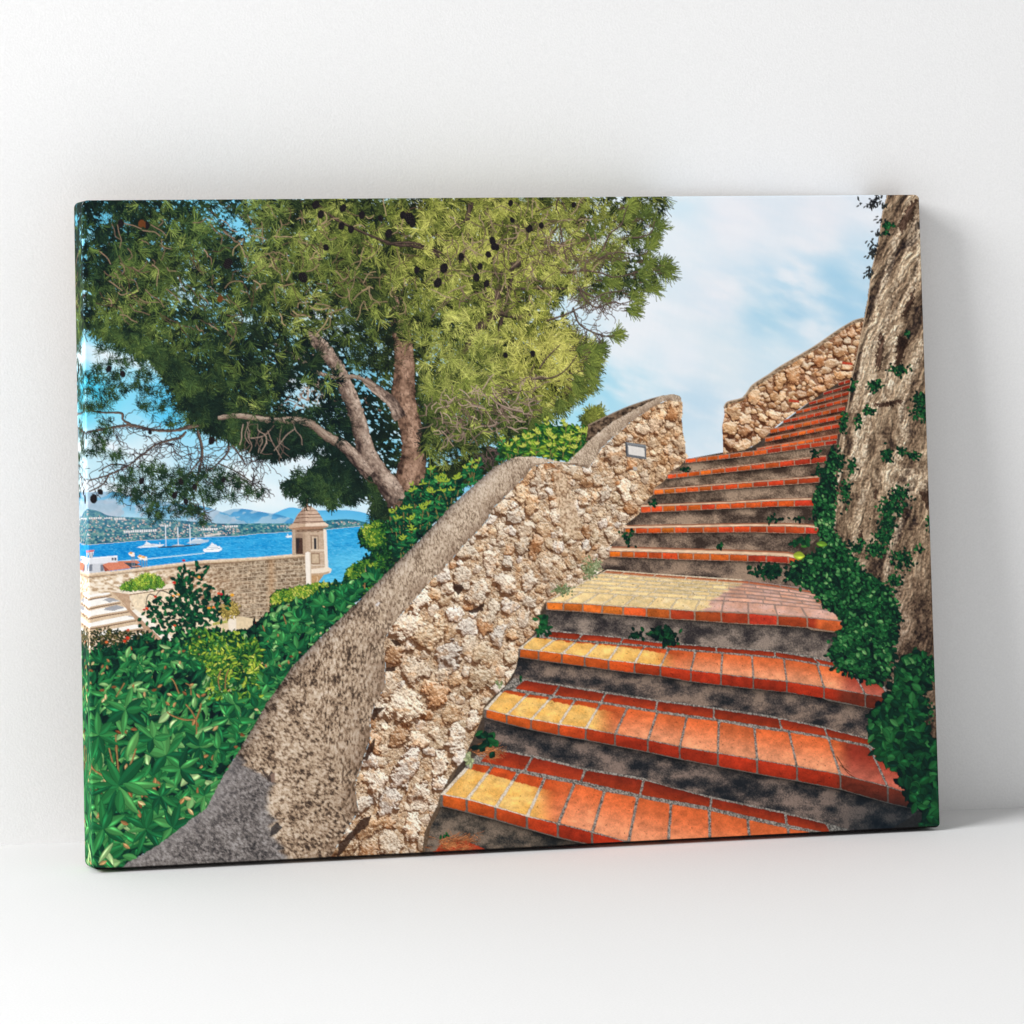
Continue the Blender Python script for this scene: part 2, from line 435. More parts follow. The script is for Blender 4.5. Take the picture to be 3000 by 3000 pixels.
hull([(841, 1569), (843, 1563), (847, 1568)], (232, 238, 242), P_Y4)

# --- harbour buildings at the left edge
P_TOWER = part('printed_apartment_tower', None, 'printed white apartment tower cut by the left edge')
flat([(232, 1552), (240, 1550), (243, 1556), (247, 1558), (249, 1640), (251, 1682), (233, 1688)], (244, 245, 248), P_TOWER, 3)
for yy in (1558, 1569, 1592, 1607, 1622, 1637, 1655):
    for xx in (234, 240.5):
        flat([(xx, yy), (xx + 5, yy), (xx + 5, yy + 6), (xx, yy + 6)], (120, 130, 145), P_TOWER, 8, 2)
flat([(232, 1590), (248, 1590), (248, 1599), (232, 1599)], (110, 120, 135), P_TOWER, 8)
P_CTRL = part('printed_harbour_office', None, 'printed flat white harbour building with a round control tower')
flat([(259, 1637), (345, 1628), (346, 1648), (262, 1656)], (228, 230, 236), P_CTRL, 4)
flat([(259, 1634), (345, 1627), (345, 1630), (259, 1638)], (246, 247, 250), P_CTRL, 3)
flat([(262, 1652), (320, 1648), (322, 1680), (256, 1680)], (206, 208, 214), P_CTRL, 5)
for x in (263, 296): flat([(x, 1654), (x + 9, 1653), (x + 9, 1672), (x, 1673)], (120, 126, 138), P_CTRL, 6)
for x in (328, 336): flat([(x, 1634), (x + 6, 1633.6), (x + 6, 1641), (x, 1641.6)], (96, 102, 115), P_CTRL, 4)
flat([(260, 1616), (276, 1614), (273, 1636), (263, 1637)], (240, 240, 244), P_CTRL, 3)
for k in range(4): line([(262 + k * 3.6, 1618), (263.5 + k * 2.8, 1634)], 1.1, (130, 145, 160), P_CTRL)
flat([(258, 1612), (278, 1610), (276, 1616), (260, 1618)], (214, 120, 120), P_CTRL, 22, 2)
P_ROOF = part('printed_orange_roof', None, 'printed low building with a salmon tiled roof behind the rampart')
flat([(302, 1653), (318, 1648), (364, 1645), (386, 1664), (322, 1672)], (216, 132, 104), P_ROOF, 8)
flat([(302, 1653), (322, 1672), (308, 1674)], (150, 78, 62), P_ROOF, 6)
flat([(340, 1644), (402, 1641), (412, 1648), (404, 1652), (372, 1648)], (206, 128, 100), P_ROOF, 8)
flat([(364, 1648), (396, 1648), (420, 1662), (388, 1664)], (66, 72, 78), P_ROOF, 10, 3)
flat([(385, 1658), (412, 1656), (414, 1659), (390, 1661)], (216, 150, 124), P_ROOF, 6)
for i, (x, y, f) in enumerate([(377, 1616, 0), (404, 1625, 1), (414, 1628, 0)]):
    pf = part('printed_flag', None, 'printed %s flag on a thin pole by the harbour' % ['tall white and orange', 'middle white and orange', 'rightmost white and orange'][i])
    for dx in (10, 16) if f == 0 else (12,): line([(x + dx, y + 2), (x + dx + 1, y + 45)], 1.3, (120, 140, 160), pf)
    flat([(x, y + 5), (x + 6, y), (x + 18, y + 3), (x + 19, y + 13), (x + 10, y + 14), (x + 2, y + 9)], (246, 240, 232), pf, 6, 4)
    flat([(x + 1, y + 5), (x + 6, y), (x + 14, y + 2), (x + 10, y + 7)], (240, 170, 70), pf, 8, 3)

# --- the rampart wall, garden below it
P_RAMP = part('printed_rampart', None, 'printed long pale block wall above the garden')
P_RCOP = part('coping', 'printed_rampart')
P_GARD = part('printed_garden_steps', None, 'printed curved pale stone garden steps at the left edge')
P_PLANT = part('printed_planter', None, 'printed pale stone planter wall beside the garden steps')

def paint_rampart():
    top = [(225, 1690), (234, 1687), (252, 1680), (355, 1670), (459, 1656), (588, 1641), (699, 1635), (753, 1632), (857, 1623), (895, 1619)]
    cop = [(225, 1698), (234, 1695), (355, 1678), (459, 1667), (588, 1654), (650, 1650), (753, 1641), (893, 1631)]
    flat(top + [(905, 1720), (905, 1790), (780, 1830), (690, 1830), (225, 1990)], (200, 176, 148), P_RAMP)
    sy, sx, M = region(cop + [(900, 1720), (900, 1790), (780, 1830), (690, 1830), (225, 1990)])
    X, Y = GX[sy, sx], GY[sy, sx]
    v = (Y - yat(cop, X))
    k = sst(520, 640, X)
    lit = ramp(fbm(X / 9., Y / 5., 4, 21), [(.3, (176, 146, 116)), (.45, (222, 198, 168)), (.6, (240, 224, 202)), (.8, (250, 240, 226))])
    # coursed blocks on the right part, the joints follow the wall's own perspective
    row = v / 11.5 * (1 + 0 * X); ri = np.floor(row)
    u = X / 25. + (ri % 2) * .5 + .13 * np.sin(ri * 3.1); ui = np.floor(u)
    hsh = vn(ui * 7.3 + 11, ri * 5.1 + 3, 2)
    dark = ramp(fbm(X / 5., Y / 3.5, 4, 22), [(.3, (112, 90, 70)), (.5, (160, 138, 114)), (.68, (190, 168, 142)), (.8, (214, 196, 172))]) * (.86 + .26 * hsh[..., None])
    j = np.minimum(np.minimum(row - ri, 1 - (row - ri)) * 11.5, np.minimum(u - ui, 1 - (u - ui)) * 25)
    dark = mix(dark, C(214, 196, 172), (j < .95) * .75)
    st = np.exp(-((X - 795) / 11.) ** 2) * .3
    dark = mix(dark, C(205, 150, 100), st)
    midp = np.exp(-((X - 600) / 95.) ** 2 - ((Y - 1720) / 50.) ** 2)
    rough = ramp(fbm(X / 6. + Y / 9., Y / 5., 4, 25), [(.34, (128, 92, 66)), (.5, (198, 166, 132)), (.64, (236, 214, 188))])
    col = mix(lit, dark, k)
    col = mix(col, rough, np.clip(midp * .85 + .35 * sst(400, 540, X) * (1 - k), 0, 1))
    col = mix(col, C(120, 96, 74), sst(5, 0, v) * .6)
    put(sy, sx, M, col, P_RAMP)
    sy, sx, M = region(top + cop[::-1])
    X, Y = GX[sy, sx], GY[sy, sx]
    t = (Y - yat(top, X)) / 11.
    col = ramp(t, [(0, (236, 216, 192)), (.5, (222, 198, 170)), (.8, (196, 166, 134)), (1, (130, 100, 76))]) + (fbm(X / 4, Y / 3, 3, 5) - .5)[..., None] * 60
    put(sy, sx, M, col, P_RCOP)
paint_rampart()

def Z(pts, ox=200, oy=1380, s=3.864):
    return [(ox + a / s, oy + b / s) for a, b in pts]

def paint_garden():
    # ground of the court in front of the wall
    flat(Z([(1250, 1890), (1500, 1740), (1930, 1640), (2300, 1700), (2300, 1800), (1930, 1932), (1250, 1932)]), (226, 204, 168), P_PLANT, 9, 5)
    flat(Z([(1640, 1720), (1900, 1660), (1900, 1700), (1640, 1745)]), (176, 172, 88), P_PLANT, 14, 3)
    flat(Z([(1800, 1640), (1900, 1630), (1905, 1830), (1830, 1850)]), (240, 226, 208), P_PLANT, 4)
    # planter front, band and the dry shrub by the wall
    flat(Z([(700, 1390), (1190, 1320), (1500, 1500), (1760, 1640), (1300, 1932), (1100, 1900), (760, 1560)]), (236, 216, 186), P_PLANT, 16, 5)
    flat(Z([(480, 1350), (690, 1352), (1180, 1270), (1200, 1320), (700, 1395), (500, 1390)]), (240, 224, 204), P_PLANT, 6, 4)
    line(Z([(700, 1395), (940, 1362), (1190, 1325)]), 1.6, (140, 104, 78), P_PLANT)
    flat(Z([(485, 1362), (700, 1392), (708, 1570), (600, 1470), (500, 1420)]), (192, 160, 132), P_PLANT, 12, 4)
    # steps
    flat(Z([(128, 1400), (330, 1400), (490, 1360), (600, 1460), (690, 1580), (880, 1740), (1060, 1932), (130, 1932)]), (216, 190, 160), P_GARD, 10, 4)
    tr = [[(135, 1420), (320, 1385), (470, 1372), (490, 1392), (430, 1418), (300, 1438), (135, 1480)],
          [(138, 1500), (300, 1450), (440, 1430), (590, 1465), (575, 1480), (440, 1500), (290, 1535), (138, 1580)],
          [(142, 1610), (330, 1560), (560, 1515), (680, 1552), (660, 1575), (480, 1602), (300, 1632), (145, 1680)],
          [(200, 1730), (420, 1680), (660, 1634), (775, 1648), (760, 1672), (560, 1705), (380, 1742), (230, 1775)],
          [(420, 1800), (620, 1762), (760, 1735), (878, 1746), (860, 1775), (640, 1815), (460, 1860), (300, 1880)],
          [(700, 1870), (820, 1832), (980, 1842), (960, 1875), (860, 1895), (700, 1932)]]
    for i, t in enumerate(tr):
        flat(Z(t), (250, 246, 240), P_GARD, 4, 5)
    ns = [[(135, 1483), (300, 1441), (430, 1421), (492, 1400)], [(138, 1590), (300, 1546), (450, 1516), (592, 1490)], [(142, 1692), (380, 1642), (600, 1606), (684, 1590)],
          [(250, 1785), (500, 1740), (700, 1702), (772, 1690)], [(380, 1880), (600, 1832), (780, 1800), (872, 1790)], [(800, 1925), (900, 1895), (982, 1885)]]
    for t in ns:
        p = Z(t)
        line([(a, b - 3.2) for a, b in p], 4.6, (206, 178, 148), P_GARD)
        line(p, 1.9, (104, 74, 56), P_GARD)
    for t in ([(390, 1460), (470, 1428), (590, 1465), (470, 1478)], [(400, 1568), (470, 1532), (560, 1512), (640, 1548), (500, 1580)], [(680, 1650), (700, 1634), (775, 1650)], [(800, 1748), (830, 1736), (878, 1748)]):
        flat(Z(t), (150, 150, 156), P_GARD, 8, 4, 2, 3, .85)
    # stringer wall beside the steps
    flat(Z([(690, 1590), (765, 1560), (1150, 1850), (1210, 1932), (1010, 1932), (880, 1740)]), (246, 236, 222), P_GARD, 5, 5)
    flat(Z([(600, 1480), (705, 1560), (880, 1725), (1060, 1900), (1080, 1932), (980, 1932), (870, 1790), (780, 1700), (690, 1590)]), (186, 152, 124), P_GARD, 12, 3)
paint_garden()

# --- the stone turret on the rampart's corner
P_TUR = part('printed_turret', None, 'printed domed stone watch turret on the corner of the rampart')
P_TDOME = part('dome', 'printed_turret'); P_TDOOR = part('doorway', 'printed_turret'); P_TWIN = part('window_slit', 'printed_turret')
def paint_turret():
    T = lambda p: Z(p, 650, 1380)
    def fl(p, c, pid=P_TUR, nz=10, ns=3, **k): flat(T(p), c, pid, nz, ns, **k)
    fl([(1015, 1170), (1165, 1160), (1100, 1250), (1030, 1285), (1010, 1285)], (190, 150, 108))
    fl([(795, 655), (955, 655), (955, 945), (800, 945)], (158, 132, 112))
    fl([(950, 655), (1150, 650), (1170, 1110), (1000, 1115), (950, 930)], (196, 170, 146))
    fl([(1150, 655), (1186, 660), (1206, 1105), (1170, 1110)], (240, 226, 210), nz=4)
    for y in (700, 760, 820, 880): fl([(798, y), (1150, y - 4), (1150, y), (798, y + 4)], (206, 184, 160), nz=5)
    fl([(795, 655), (1150, 650), (1150, 672), (795, 690)], (120, 94, 76))
    for x in (820, 880, 940, 1010, 1075): fl([(x, 668), (x + 32, 666), (x + 32, 690), (x, 692)], (150, 122, 100))
    for y in (930, 985, 1040): fl([(1110, y), (1168, y), (1168, y + 6), (1112, y + 6)], (216, 194, 170), nz=5)
    fl([(1012, 1060), (1170, 1060), (1170, 1068), (1012, 1068)], (230, 214, 194), nz=4)
    fl([(1010, 925), (1108, 925), (1114, 1052), (1012, 1052)], (150, 122, 98)); fl([(1022, 940), (1096, 940), (1100, 1040), (1024, 1040)], (206, 182, 154))
    fl([(1006, 725), (1096, 725), (1100, 890), (1008, 890)], (150, 124, 102)); fl([(1022, 740), (1084, 740), (1086, 885), (1024, 885)], (206, 184, 160))
    fl([(1008, 885), (1160, 885), (1160, 905), (1008, 905)], (226, 206, 184), nz=5)
    fl([(1044, 758), (1070, 758), (1072, 882), (1046, 882)], (28, 34, 46), P_TWIN, nz=3)
    fl([(835, 755), (914, 757), (920, 935), (842, 938)], (74, 52, 44), P_TDOOR, nz=10); fl([(835, 755), (880, 757), (880, 850), (845, 938)], (48, 40, 42), P_TDOOR, nz=5)
    fl([(795, 655), (835, 655), (842, 940), (800, 942)], (188, 164, 142)); fl([(916, 690), (950, 690), (952, 925), (922, 930)], (180, 154, 130))
    # base bulge
    fl([(1002, 1112), (1205, 1085), (1246, 1108), (1232, 1150), (1150, 1172), (1015, 1180)], (240, 224, 204), nz=5)
    fl([(1015, 1158), (1150, 1150), (1225, 1130), (1205, 1160), (1150, 1174), (1015, 1182)], (196, 164, 132))
    line(T([(1076, 1190), (1085, 1220), (1070, 1260)]), 1.2, (226, 200, 170), P_TUR)
    # dome
    dome = [(945, 400), (1010, 398), (1050, 425), (1085, 455), (1110, 490), (1132, 525), (1150, 560), (1168, 582), (1210, 606), (1200, 632), (1140, 650), (950, 655), (850, 662), (770, 654), (753, 636), (806, 590), (822, 560), (836, 530), (856, 495), (880, 468), (912, 430)]
    fl(dome, (206, 176, 154), P_TDOME)
    fl([(945, 400), (950, 655), (850, 662), (770, 654), (753, 636), (806, 590), (836, 530), (880, 468), (912, 430)], (176, 146, 126), P_TDOME)
    for y, xa, xb in ((448, 895, 1078), (490, 862, 1108), (526, 840, 1132), (575, 812, 1162)):
        line(T([(xa, y + 6), (947, y - 4), (1000, y - 2), (xb, y - 6)]), 1.5, (120, 90, 74), P_TDOME)
    fl([(945, 598), (1168, 580), (1210, 606), (1200, 618), (948, 626)], (236, 212, 190), P_TDOME, nz=6)
    fl([(753, 632), (806, 592), (945, 600), (946, 626), (780, 650)], (204, 174, 148), P_TDOME, nz=8)
    fl([(770, 648), (948, 626), (1200, 618), (1195, 634), (1140, 652), (950, 657), (850, 664), (775, 658)], (170, 132, 106), P_TDOME, nz=8)
    line(T([(978, 300), (972, 340), (970, 372), (975, 398)]), 4, (176, 130, 104), P_TDOME)
    fl([(958, 335), (990, 335), (985, 355), (964, 355)], (190, 146, 118), P_TDOME)
    fl([(945, 396), (1008, 394), (1006, 404), (946, 406)], (120, 84, 70), P_TDOME)
    # white pilaster at the rampart's end
    fl([(944, 928), (975, 910), (1008, 926), (1018, 1292), (958, 1305)], (246, 236, 224), nz=4)
    fl([(996, 930), (1008, 926), (1018, 1292), (1006, 1295)], (214, 196, 174), nz=4)
paint_turret()
# --- the pine
P_CROWN = part('printed_pine_tree', None, 'printed pine crown, yellow green in the sun on the right, darker on the left')
P_TRUNK = part('trunk', 'printed_pine_tree'); P_BR = part('branch', 'printed_pine_tree'); P_CONE = part('pine_cone', 'printed_pine_tree')
P_BACKTREE = part('printed_background_trees', None, 'printed second pine with brown trunks behind the main trunk')

TONE = [(270, 650, .22), (420, 640, .42), (600, 700, .45), (300, 780, .42), (450, 800, .5), (600, 860, .52), (300, 900, .46), (420, 960, .42), (600, 980, .4), (760, 740, .6), (900, 700, .62), (780, 850, .62),
        (900, 850, .62), (1000, 680, .66), (1080, 620, .68), (1150, 780, .62), (1050, 880, .52), (900, 950, .48), (760, 980, .42), (680, 1080, .36), (560, 1100, .38), (750, 1150, .34), (640, 1200, .26),
        (820, 1220, .24), (860, 1120, .2), (960, 1180, .16), (1000, 1000, .28), (1080, 1000, .34), (1130, 1060, .3), (1120, 1200, .16), (1100, 1320, .12), (960, 1340, .2), (900, 1420, .3), (800, 1290, .22),
        (1240, 640, .74), (1320, 700, .78), (1250, 850, .68), (1400, 800, .72), (1500, 650, .74), (1600, 600, .66), (1700, 640, .66), (1560, 820, .7), (1700, 760, .62), (1800, 700, .58), (1850, 640, .6), (1900, 790, .42),
        (1800, 850, .48), (1300, 960, .74), (1250, 1050, .74), (1350, 1080, .78), (1480, 1000, .84), (1600, 980, .9), (1650, 1060, .92), (1560, 1120, .86), (1700, 1060, .62), (1450, 1120, .74), (1400, 1180, .56),
        (1550, 1200, .6), (1640, 1160, .5), (1480, 1260, .34), (1420, 1300, .26), (1300, 1300, .4), (1280, 1180, .55), (1250, 1330, .6), (1350, 1380, .25)]
GOLD = [(260, 700, .1), (500, 800, .35), (300, 950, .3), (700, 1100, .3), (600, 620, .15), (900, 800, .55), (1050, 650, .65), (950, 1200, .1), (1250, 700, .85), (1500, 700, .9), (1700, 700, .8), (1300, 1050, .7), (1600, 1050, 1.0), (1850, 800, .6), (1450, 1280, .6), (900, 1420, .15), (650, 1240, .25)]

def tone(x, y, jit, seed):
    t = idw(x, y, TONE, 3.0) * .92 - .02 + (fbm(x / 46., y / 46., 3, seed) - .5) * 1.0 * jit + (RS(seed).rand(len(x)) - .5) * .5 * jit
    g = idw(x, y, GOLD, 3.0)
    return np.clip(t, 0, 1), np.clip(g, 0, 1)

def needle_cols(t, g, seed):
    cool = ramp(t, [(0, (6, 24, 28)), (.25, (24, 50, 40)), (.5, (56, 84, 46)), (.75, (102, 128, 62)), (1, (166, 184, 100))])
    warm = ramp(t, [(0, (22, 28, 20)), (.25, (52, 58, 28)), (.5, (100, 108, 44)), (.75, (158, 158, 66)), (1, (222, 214, 122))])
    return mix(cool, warm, g)

def flow(x, y):
    """main direction the needles hang in (radians, y down)"""
    a = np.where(x < 760, .55 + .2 * (y < 760), np.where(x < 1250, .9, .4))
    return a

CROWN = [(241, 588), (1948, 576), (1930, 640), (1880, 640), (1850, 720), (1900, 760), (1960, 780), (1900, 850), (1850, 860), (1760, 850), (1700, 840), (1640, 850), (1600, 930), (1676, 945), (1690, 1000), (1760, 1020), (1740, 1090),
         (1730, 1130), (1690, 1170), (1640, 1190), (1560, 1250), (1480, 1310), (1380, 1330), (1330, 1360), (1230, 1370), (1180, 1400), (1120, 1420), (1080, 1360), (1000, 1290), (930, 1260), (865, 1320), (766, 1335), (700, 1290), (618, 1264), (552, 1236), (500, 1160), (470, 1080), (400, 1030), (330, 1000), (300, 980), (244, 940)]

def tufts(poly, n, k, ln, t0, t1, pid, seed, spread=.55, jit=1., keep=None, gold=0., wide=True):
    p = scatter(poly, n, seed)
    if keep is not None:
        m = keep(p[:, 0], p[:, 1]); p = p[m]
    x, y = p[:, 0], p[:, 1]
    t, g = tone(x, y, jit, seed + 3)
    r = RS(seed + 1)
    ang = flow(x, y) + r.randn(len(x)) * 1.0
    ang = np.where(r.rand(len(x)) < .35, r.rand(len(x)) * 6.28, ang)
    c0 = needle_cols(np.clip(t * t1 + t0 - .16, 0, 1), np.clip(g + gold, 0, 1), 1)
    c1 = needle_cols(np.clip(t * t1 + t0 + .1, 0, 1), np.clip(g + gold, 0, 1), 1)
    l = ln * (.7 + .6 * r.rand(len(x)))
    needles(x, y, ang, spread, l, k, c0, c1, pid, seed + 2, wide)

def bark(c_lit, c_mid, c_dk, lit=-.3, sc=9., seed=5, amp=1.):
    """plated bark, light comes onto the side t = lit"""
    def f(s, t, u):
        e = np.clip(1.05 - np.abs(t - lit) * .85, 0, 1)
        n = fbm(s / (sc * 2.2), t * 3.2, 4, seed) ; m = fbm(s / 7., t * 7, 3, seed + 4)
        k = np.clip(e * .66 + (n - .5) * .85 * amp + (m - .5) * .7 * amp + .1, 0, 1)
        pl = np.abs(fbm(s / (sc * 1.5) + 30, t * 4.2 + 3, 3, seed + 8) - .5)
        cr = sst(.035, .008, pl) * .7
        c = ramp(k, [(0, c_dk), (.5, c_mid), (1, c_lit)])
        c = mix(c, np.asarray(c_dk, np.float32) * .75, cr * .8)
        return c
    return f
BK_MAIN = bark((196, 160, 136), (128, 98, 80), (46, 32, 28), -.1, 10, 5)
BK_LIT = bark((212, 190, 172), (140, 118, 104), (52, 40, 38), -.45, 8, 9)
BK_DARK = bark((120, 98, 84), (70, 56, 50), (28, 22, 24), -.3, 8, 12)
BK_TWIG = bark((150, 126, 108), (84, 68, 60), (36, 28, 30), -.3, 6, 15, .8)
BK_BACK = bark((176, 116, 84), (112, 72, 54), (46, 32, 30), .2, 9, 17)
BK_THIN = bark((196, 178, 160), (150, 128, 112), (80, 64, 56), -.3, 6, 19, .6)

def twigs(poly, n, seed, lmin=18, lmax=60, w=1.8, cols=((60, 46, 42), (112, 92, 78)), pid=None, ang=None, jit=1.2):
    p = scatter(poly, n, seed); r = RS(seed + 1)
    for (x, y) in p:
        a = (r.rand() * 6.28 if ang is None else ang + r.randn() * jit); L = r.uniform(lmin, lmax)
        c = np.array(cols[0]) + (np.array(cols[1]) - np.array(cols[0])) * r.rand()
        b = a + r.randn() * .5; d = b + r.randn() * .6
        pts = [(x, y), (x + np.cos(a) * L / 3, y + np.sin(a) * L / 3)]
        pts.append((pts[-1][0] + np.cos(b) * L / 3, pts[-1][1] + np.sin(b) * L / 3))
        pts.append((pts[-1][0] + np.cos(d) * L / 3, pts[-1][1] + np.sin(d) * L / 3))
        line(pts, w * r.uniform(.7, 1.3), c, pid or P_BR)

def net(root, n, reach, seed, w=1.8, cols=((48, 40, 44), (104, 90, 84)), pid=None, down=.6):
    """a spray of fine bare twigs growing off a branch"""
    r = RS(seed); root = np.asarray(root, float)
    sp = spline(root, 8)
    for i in range(n):
        x, y = sp[r.randint(len(sp))]
        a = r.uniform(-.4, 3.5) if r.rand() < down else r.rand() * 6.28
        L = reach * r.uniform(.3, 1)
        pts = [(x, y)]
        for k in range(4):
            a += r.randn() * .45
            pts.append((pts[-1][0] + np.cos(a) * L / 4, pts[-1][1] + np.sin(a) * L / 4))
            if k > 0 and r.rand() < .6:
                b = a + r.choice([-1, 1]) * r.uniform(.5, 1.1); q = pts[-1]; l2 = L * r.uniform(.15, .35)
                line([q, (q[0] + np.cos(b) * l2 * .5, q[1] + np.sin(b) * l2 * .5), (q[0] + np.cos(b + .3) * l2, q[1] + np.sin(b + .3) * l2)], w * .65, np.array(cols[0]) + (np.array(cols[1]) - np.array(cols[0])) * r.rand(), pid or P_BR)
        line(pts, w * r.uniform(.6, 1.1), np.array(cols[0]) + (np.array(cols[1]) - np.array(cols[0])) * r.rand(), pid or P_BR)

def cones(pts, seed=3):
    r = RS(seed)
    for x, y, s in pts:
        a = r.uniform(-.5, .5); n = 900
        u = np.sqrt(r.rand(n)); th = r.rand(n) * 6.28
        s = s * .82; px = u * np.cos(th) * s * .75; py = u * np.sin(th) * s
        k = ((np.sin(px / s * 9 + py / s * 9) * np.sin(px / s * 9 - py / s * 9)) > .35)
        c = np.where(k[:, None], C(48, 42, 42), C(18, 16, 22)) * (.8 + .4 * r.rand(n)[:, None])
        q = to_r(np.c_[x + px * np.cos(a) - py * np.sin(a), y + px * np.sin(a) + py * np.cos(a)])
        for dx in (0, 1):
            splat(q[:, 0] + dx, q[:, 1], c, P_CONE); splat(q[:, 0] + dx, q[:, 1] + 1, c, P_CONE)

LIMBS = [([(1381, 593), (1370, 637), (1368, 690), (1350, 760), (1345, 800)], 16, 11), ([(1395, 575), (1414, 590), (1431, 631), (1442, 697), (1447, 752), (1450, 807), (1458, 868), (1466, 915)], 15, 22),
         ([(1464, 740), (1513, 697), (1552, 672), (1629, 648), (1680, 620), (1712, 582)], 16, 17), ([(1466, 850), (1472, 810), (1491, 785), (1530, 772), (1596, 772), (1640, 790), (1690, 800)], 24, 13),
         ([(1466, 905), (1440, 930), (1400, 965), (1365, 1022)], 30, 18), ([(1200, 719), (1266, 736), (1300, 765), (1337, 783), (1381, 796), (1431, 813)], 9, 9), ([(1466, 915), (1500, 925), (1524, 930), (1557, 917)], 20, 13),
         ([(1480, 850), (1560, 845), (1694, 846)], 9, 5), ([(1470, 930), (1455, 1000), (1440, 1060)], 13, 8), ([(1500, 800), (1490, 860), (1480, 920)], 10, 14), ([(1365, 1020), (1340, 1070)], 16, 10), ([(930, 600), (980, 640), (1060, 680), (1150, 715), (1200, 720)], 6, 9), ([(1130, 715), (1210, 712), (1290, 740), (1330, 770)], 6, 8),
         ([(1690, 600), (1640, 660), (1600, 700)], 7, 5), ([(1500, 1040), (1540, 1080), (1600, 1110), (1660, 1080)], 6, 4), ([(1450, 1130), (1500, 1110), (1560, 1120), (1640, 1115)], 6, 4)]
def paint_pine():
    SKY0, ID0 = IMG.copy(), IDS.copy()
    gaps = [(620, 630, 46, 40), (700, 650, 55, 44), (740, 680, 40, 30), (360, 655, 30, 18), (300, 640, 25, 25), (540, 860, 36, 26), (640, 890, 24, 18), (700, 935, 36, 26), (265, 690, 20, 30), (930, 975, 22, 12), (980, 960, 34, 18), (820, 900, 18, 16),
            (900, 1150, 50, 40), (860, 1190, 60, 30), (940, 1100, 26, 22), (1100, 1000, 16, 12), (1010, 1030, 18, 14), (1120, 1010, 20, 20), (1280, 1020, 20, 14), (1740, 700, 40, 50), (1640, 690, 40, 24), (1720, 640, 26, 20), (1800, 690, 40, 40), (1680, 790, 30, 26), (1830, 740, 30, 40), (1770, 800, 34, 30),
            (1560, 1010, 20, 14), (1340, 1010, 30, 12), (1440, 1310, 40, 24), (1500, 1320, 30, 14), (1250, 1350, 22, 20), (1330, 1330, 30, 24), (1020, 1250, 16, 20), (470, 720, 20, 12), (430, 880, 22, 10), (640, 1140, 12, 10), (1400, 1330, 26, 20)]
    def hole(x, y, sc=1.0):
        h = np.zeros(len(x))
        for gx, gy, a, b in gaps:
            h = np.maximum(h, np.exp(-(((x - gx) / a) ** 2 + ((y - gy) / b) ** 2) * 1.1))
        return h
    def keepf(th, seed, base=1.):
        def f(x, y):
            r = RS(seed).rand(len(x))
            n = fbm(x / 30., y / 30., 3, seed)
            thin = .42 * sst(1640, 1800, x) * (y < 900)
            return (r > hole(x, y) * th) & (r > thin) & (n < .5 + .5 * base + 0 * x)
        return f
    # background trees behind the trunk
    BG = [(880, 1040), (1140, 1040), (1250, 1150), (1330, 1200), (1480, 1300), (1400, 1400), (1250, 1450), (1180, 1440), (1080, 1440), (960, 1360), (880, 1300), (830, 1200)]
    tufts(BG, 2200, 16, 22, -.02, .55, P_BACKTREE, 101, .9, .5, keepf(.7, 3))
    stroke([(1395, 1290), (1348, 1350), (1322, 1420)], 36, 46, BK_BACK, P_BACKTREE)
    stroke([(1270, 1335), (1299, 1415)], 16, 24, BK_DARK, P_BACKTREE)
    stroke([(1345, 1310), (1310, 1410)], 9, 14, BK_DARK, P_BACKTREE)
    stroke([(1365, 1257), (1405, 1290), (1440, 1270)], 22, 14, BK_BACK, P_BACKTREE)
    tufts([(1240, 1300), (1460, 1260), (1500, 1330), (1390, 1400), (1290, 1400)], 260, 14, 24, -.05, .7, P_BACKTREE, 103, .9, .6, keepf(.8, 4))
    net([(1380, 1330), (1440, 1300), (1500, 1300)], 60, 70, 17, 1.6, ((60, 48, 52), (120, 96, 90)), P_BACKTREE)
    tufts([(1700, 1240), (1720, 1200), (1745, 1190), (1765, 1200), (1770, 1225), (1720, 1245)], 80, 12, 20, .1, .8, P_BACKTREE, 107, .5, .5)
    # small conifer foliage hanging below the crown over the bay
    low = [(821, 1430), (850, 1400), (900, 1372), (960, 1340), (1040, 1400), (1110, 1440), (1117, 1470), (1080, 1462), (1010, 1468), (975, 1483), (930, 1466), (898, 1470), (850, 1448)]
    tufts(low, 330, 16, 24, .02, .85, P_CROWN, 111, .7, .8, keepf(.3, 5))
    tufts([(1079, 1483), (1100, 1468), (1140, 1470), (1150, 1515), (1100, 1520)], 90, 14, 22, .0, .8, P_CROWN, 113, .7, .8)
    # ---- deep dark layer
    tufts(CROWN, 5600, 12, 26, -.16, .45, P_CROWN, 121, .9, .7, keepf(1.15, 6))
    twigs(CROWN, 520, 19, 24, 80, 2.2, ((44, 36, 34), (96, 76, 62)))
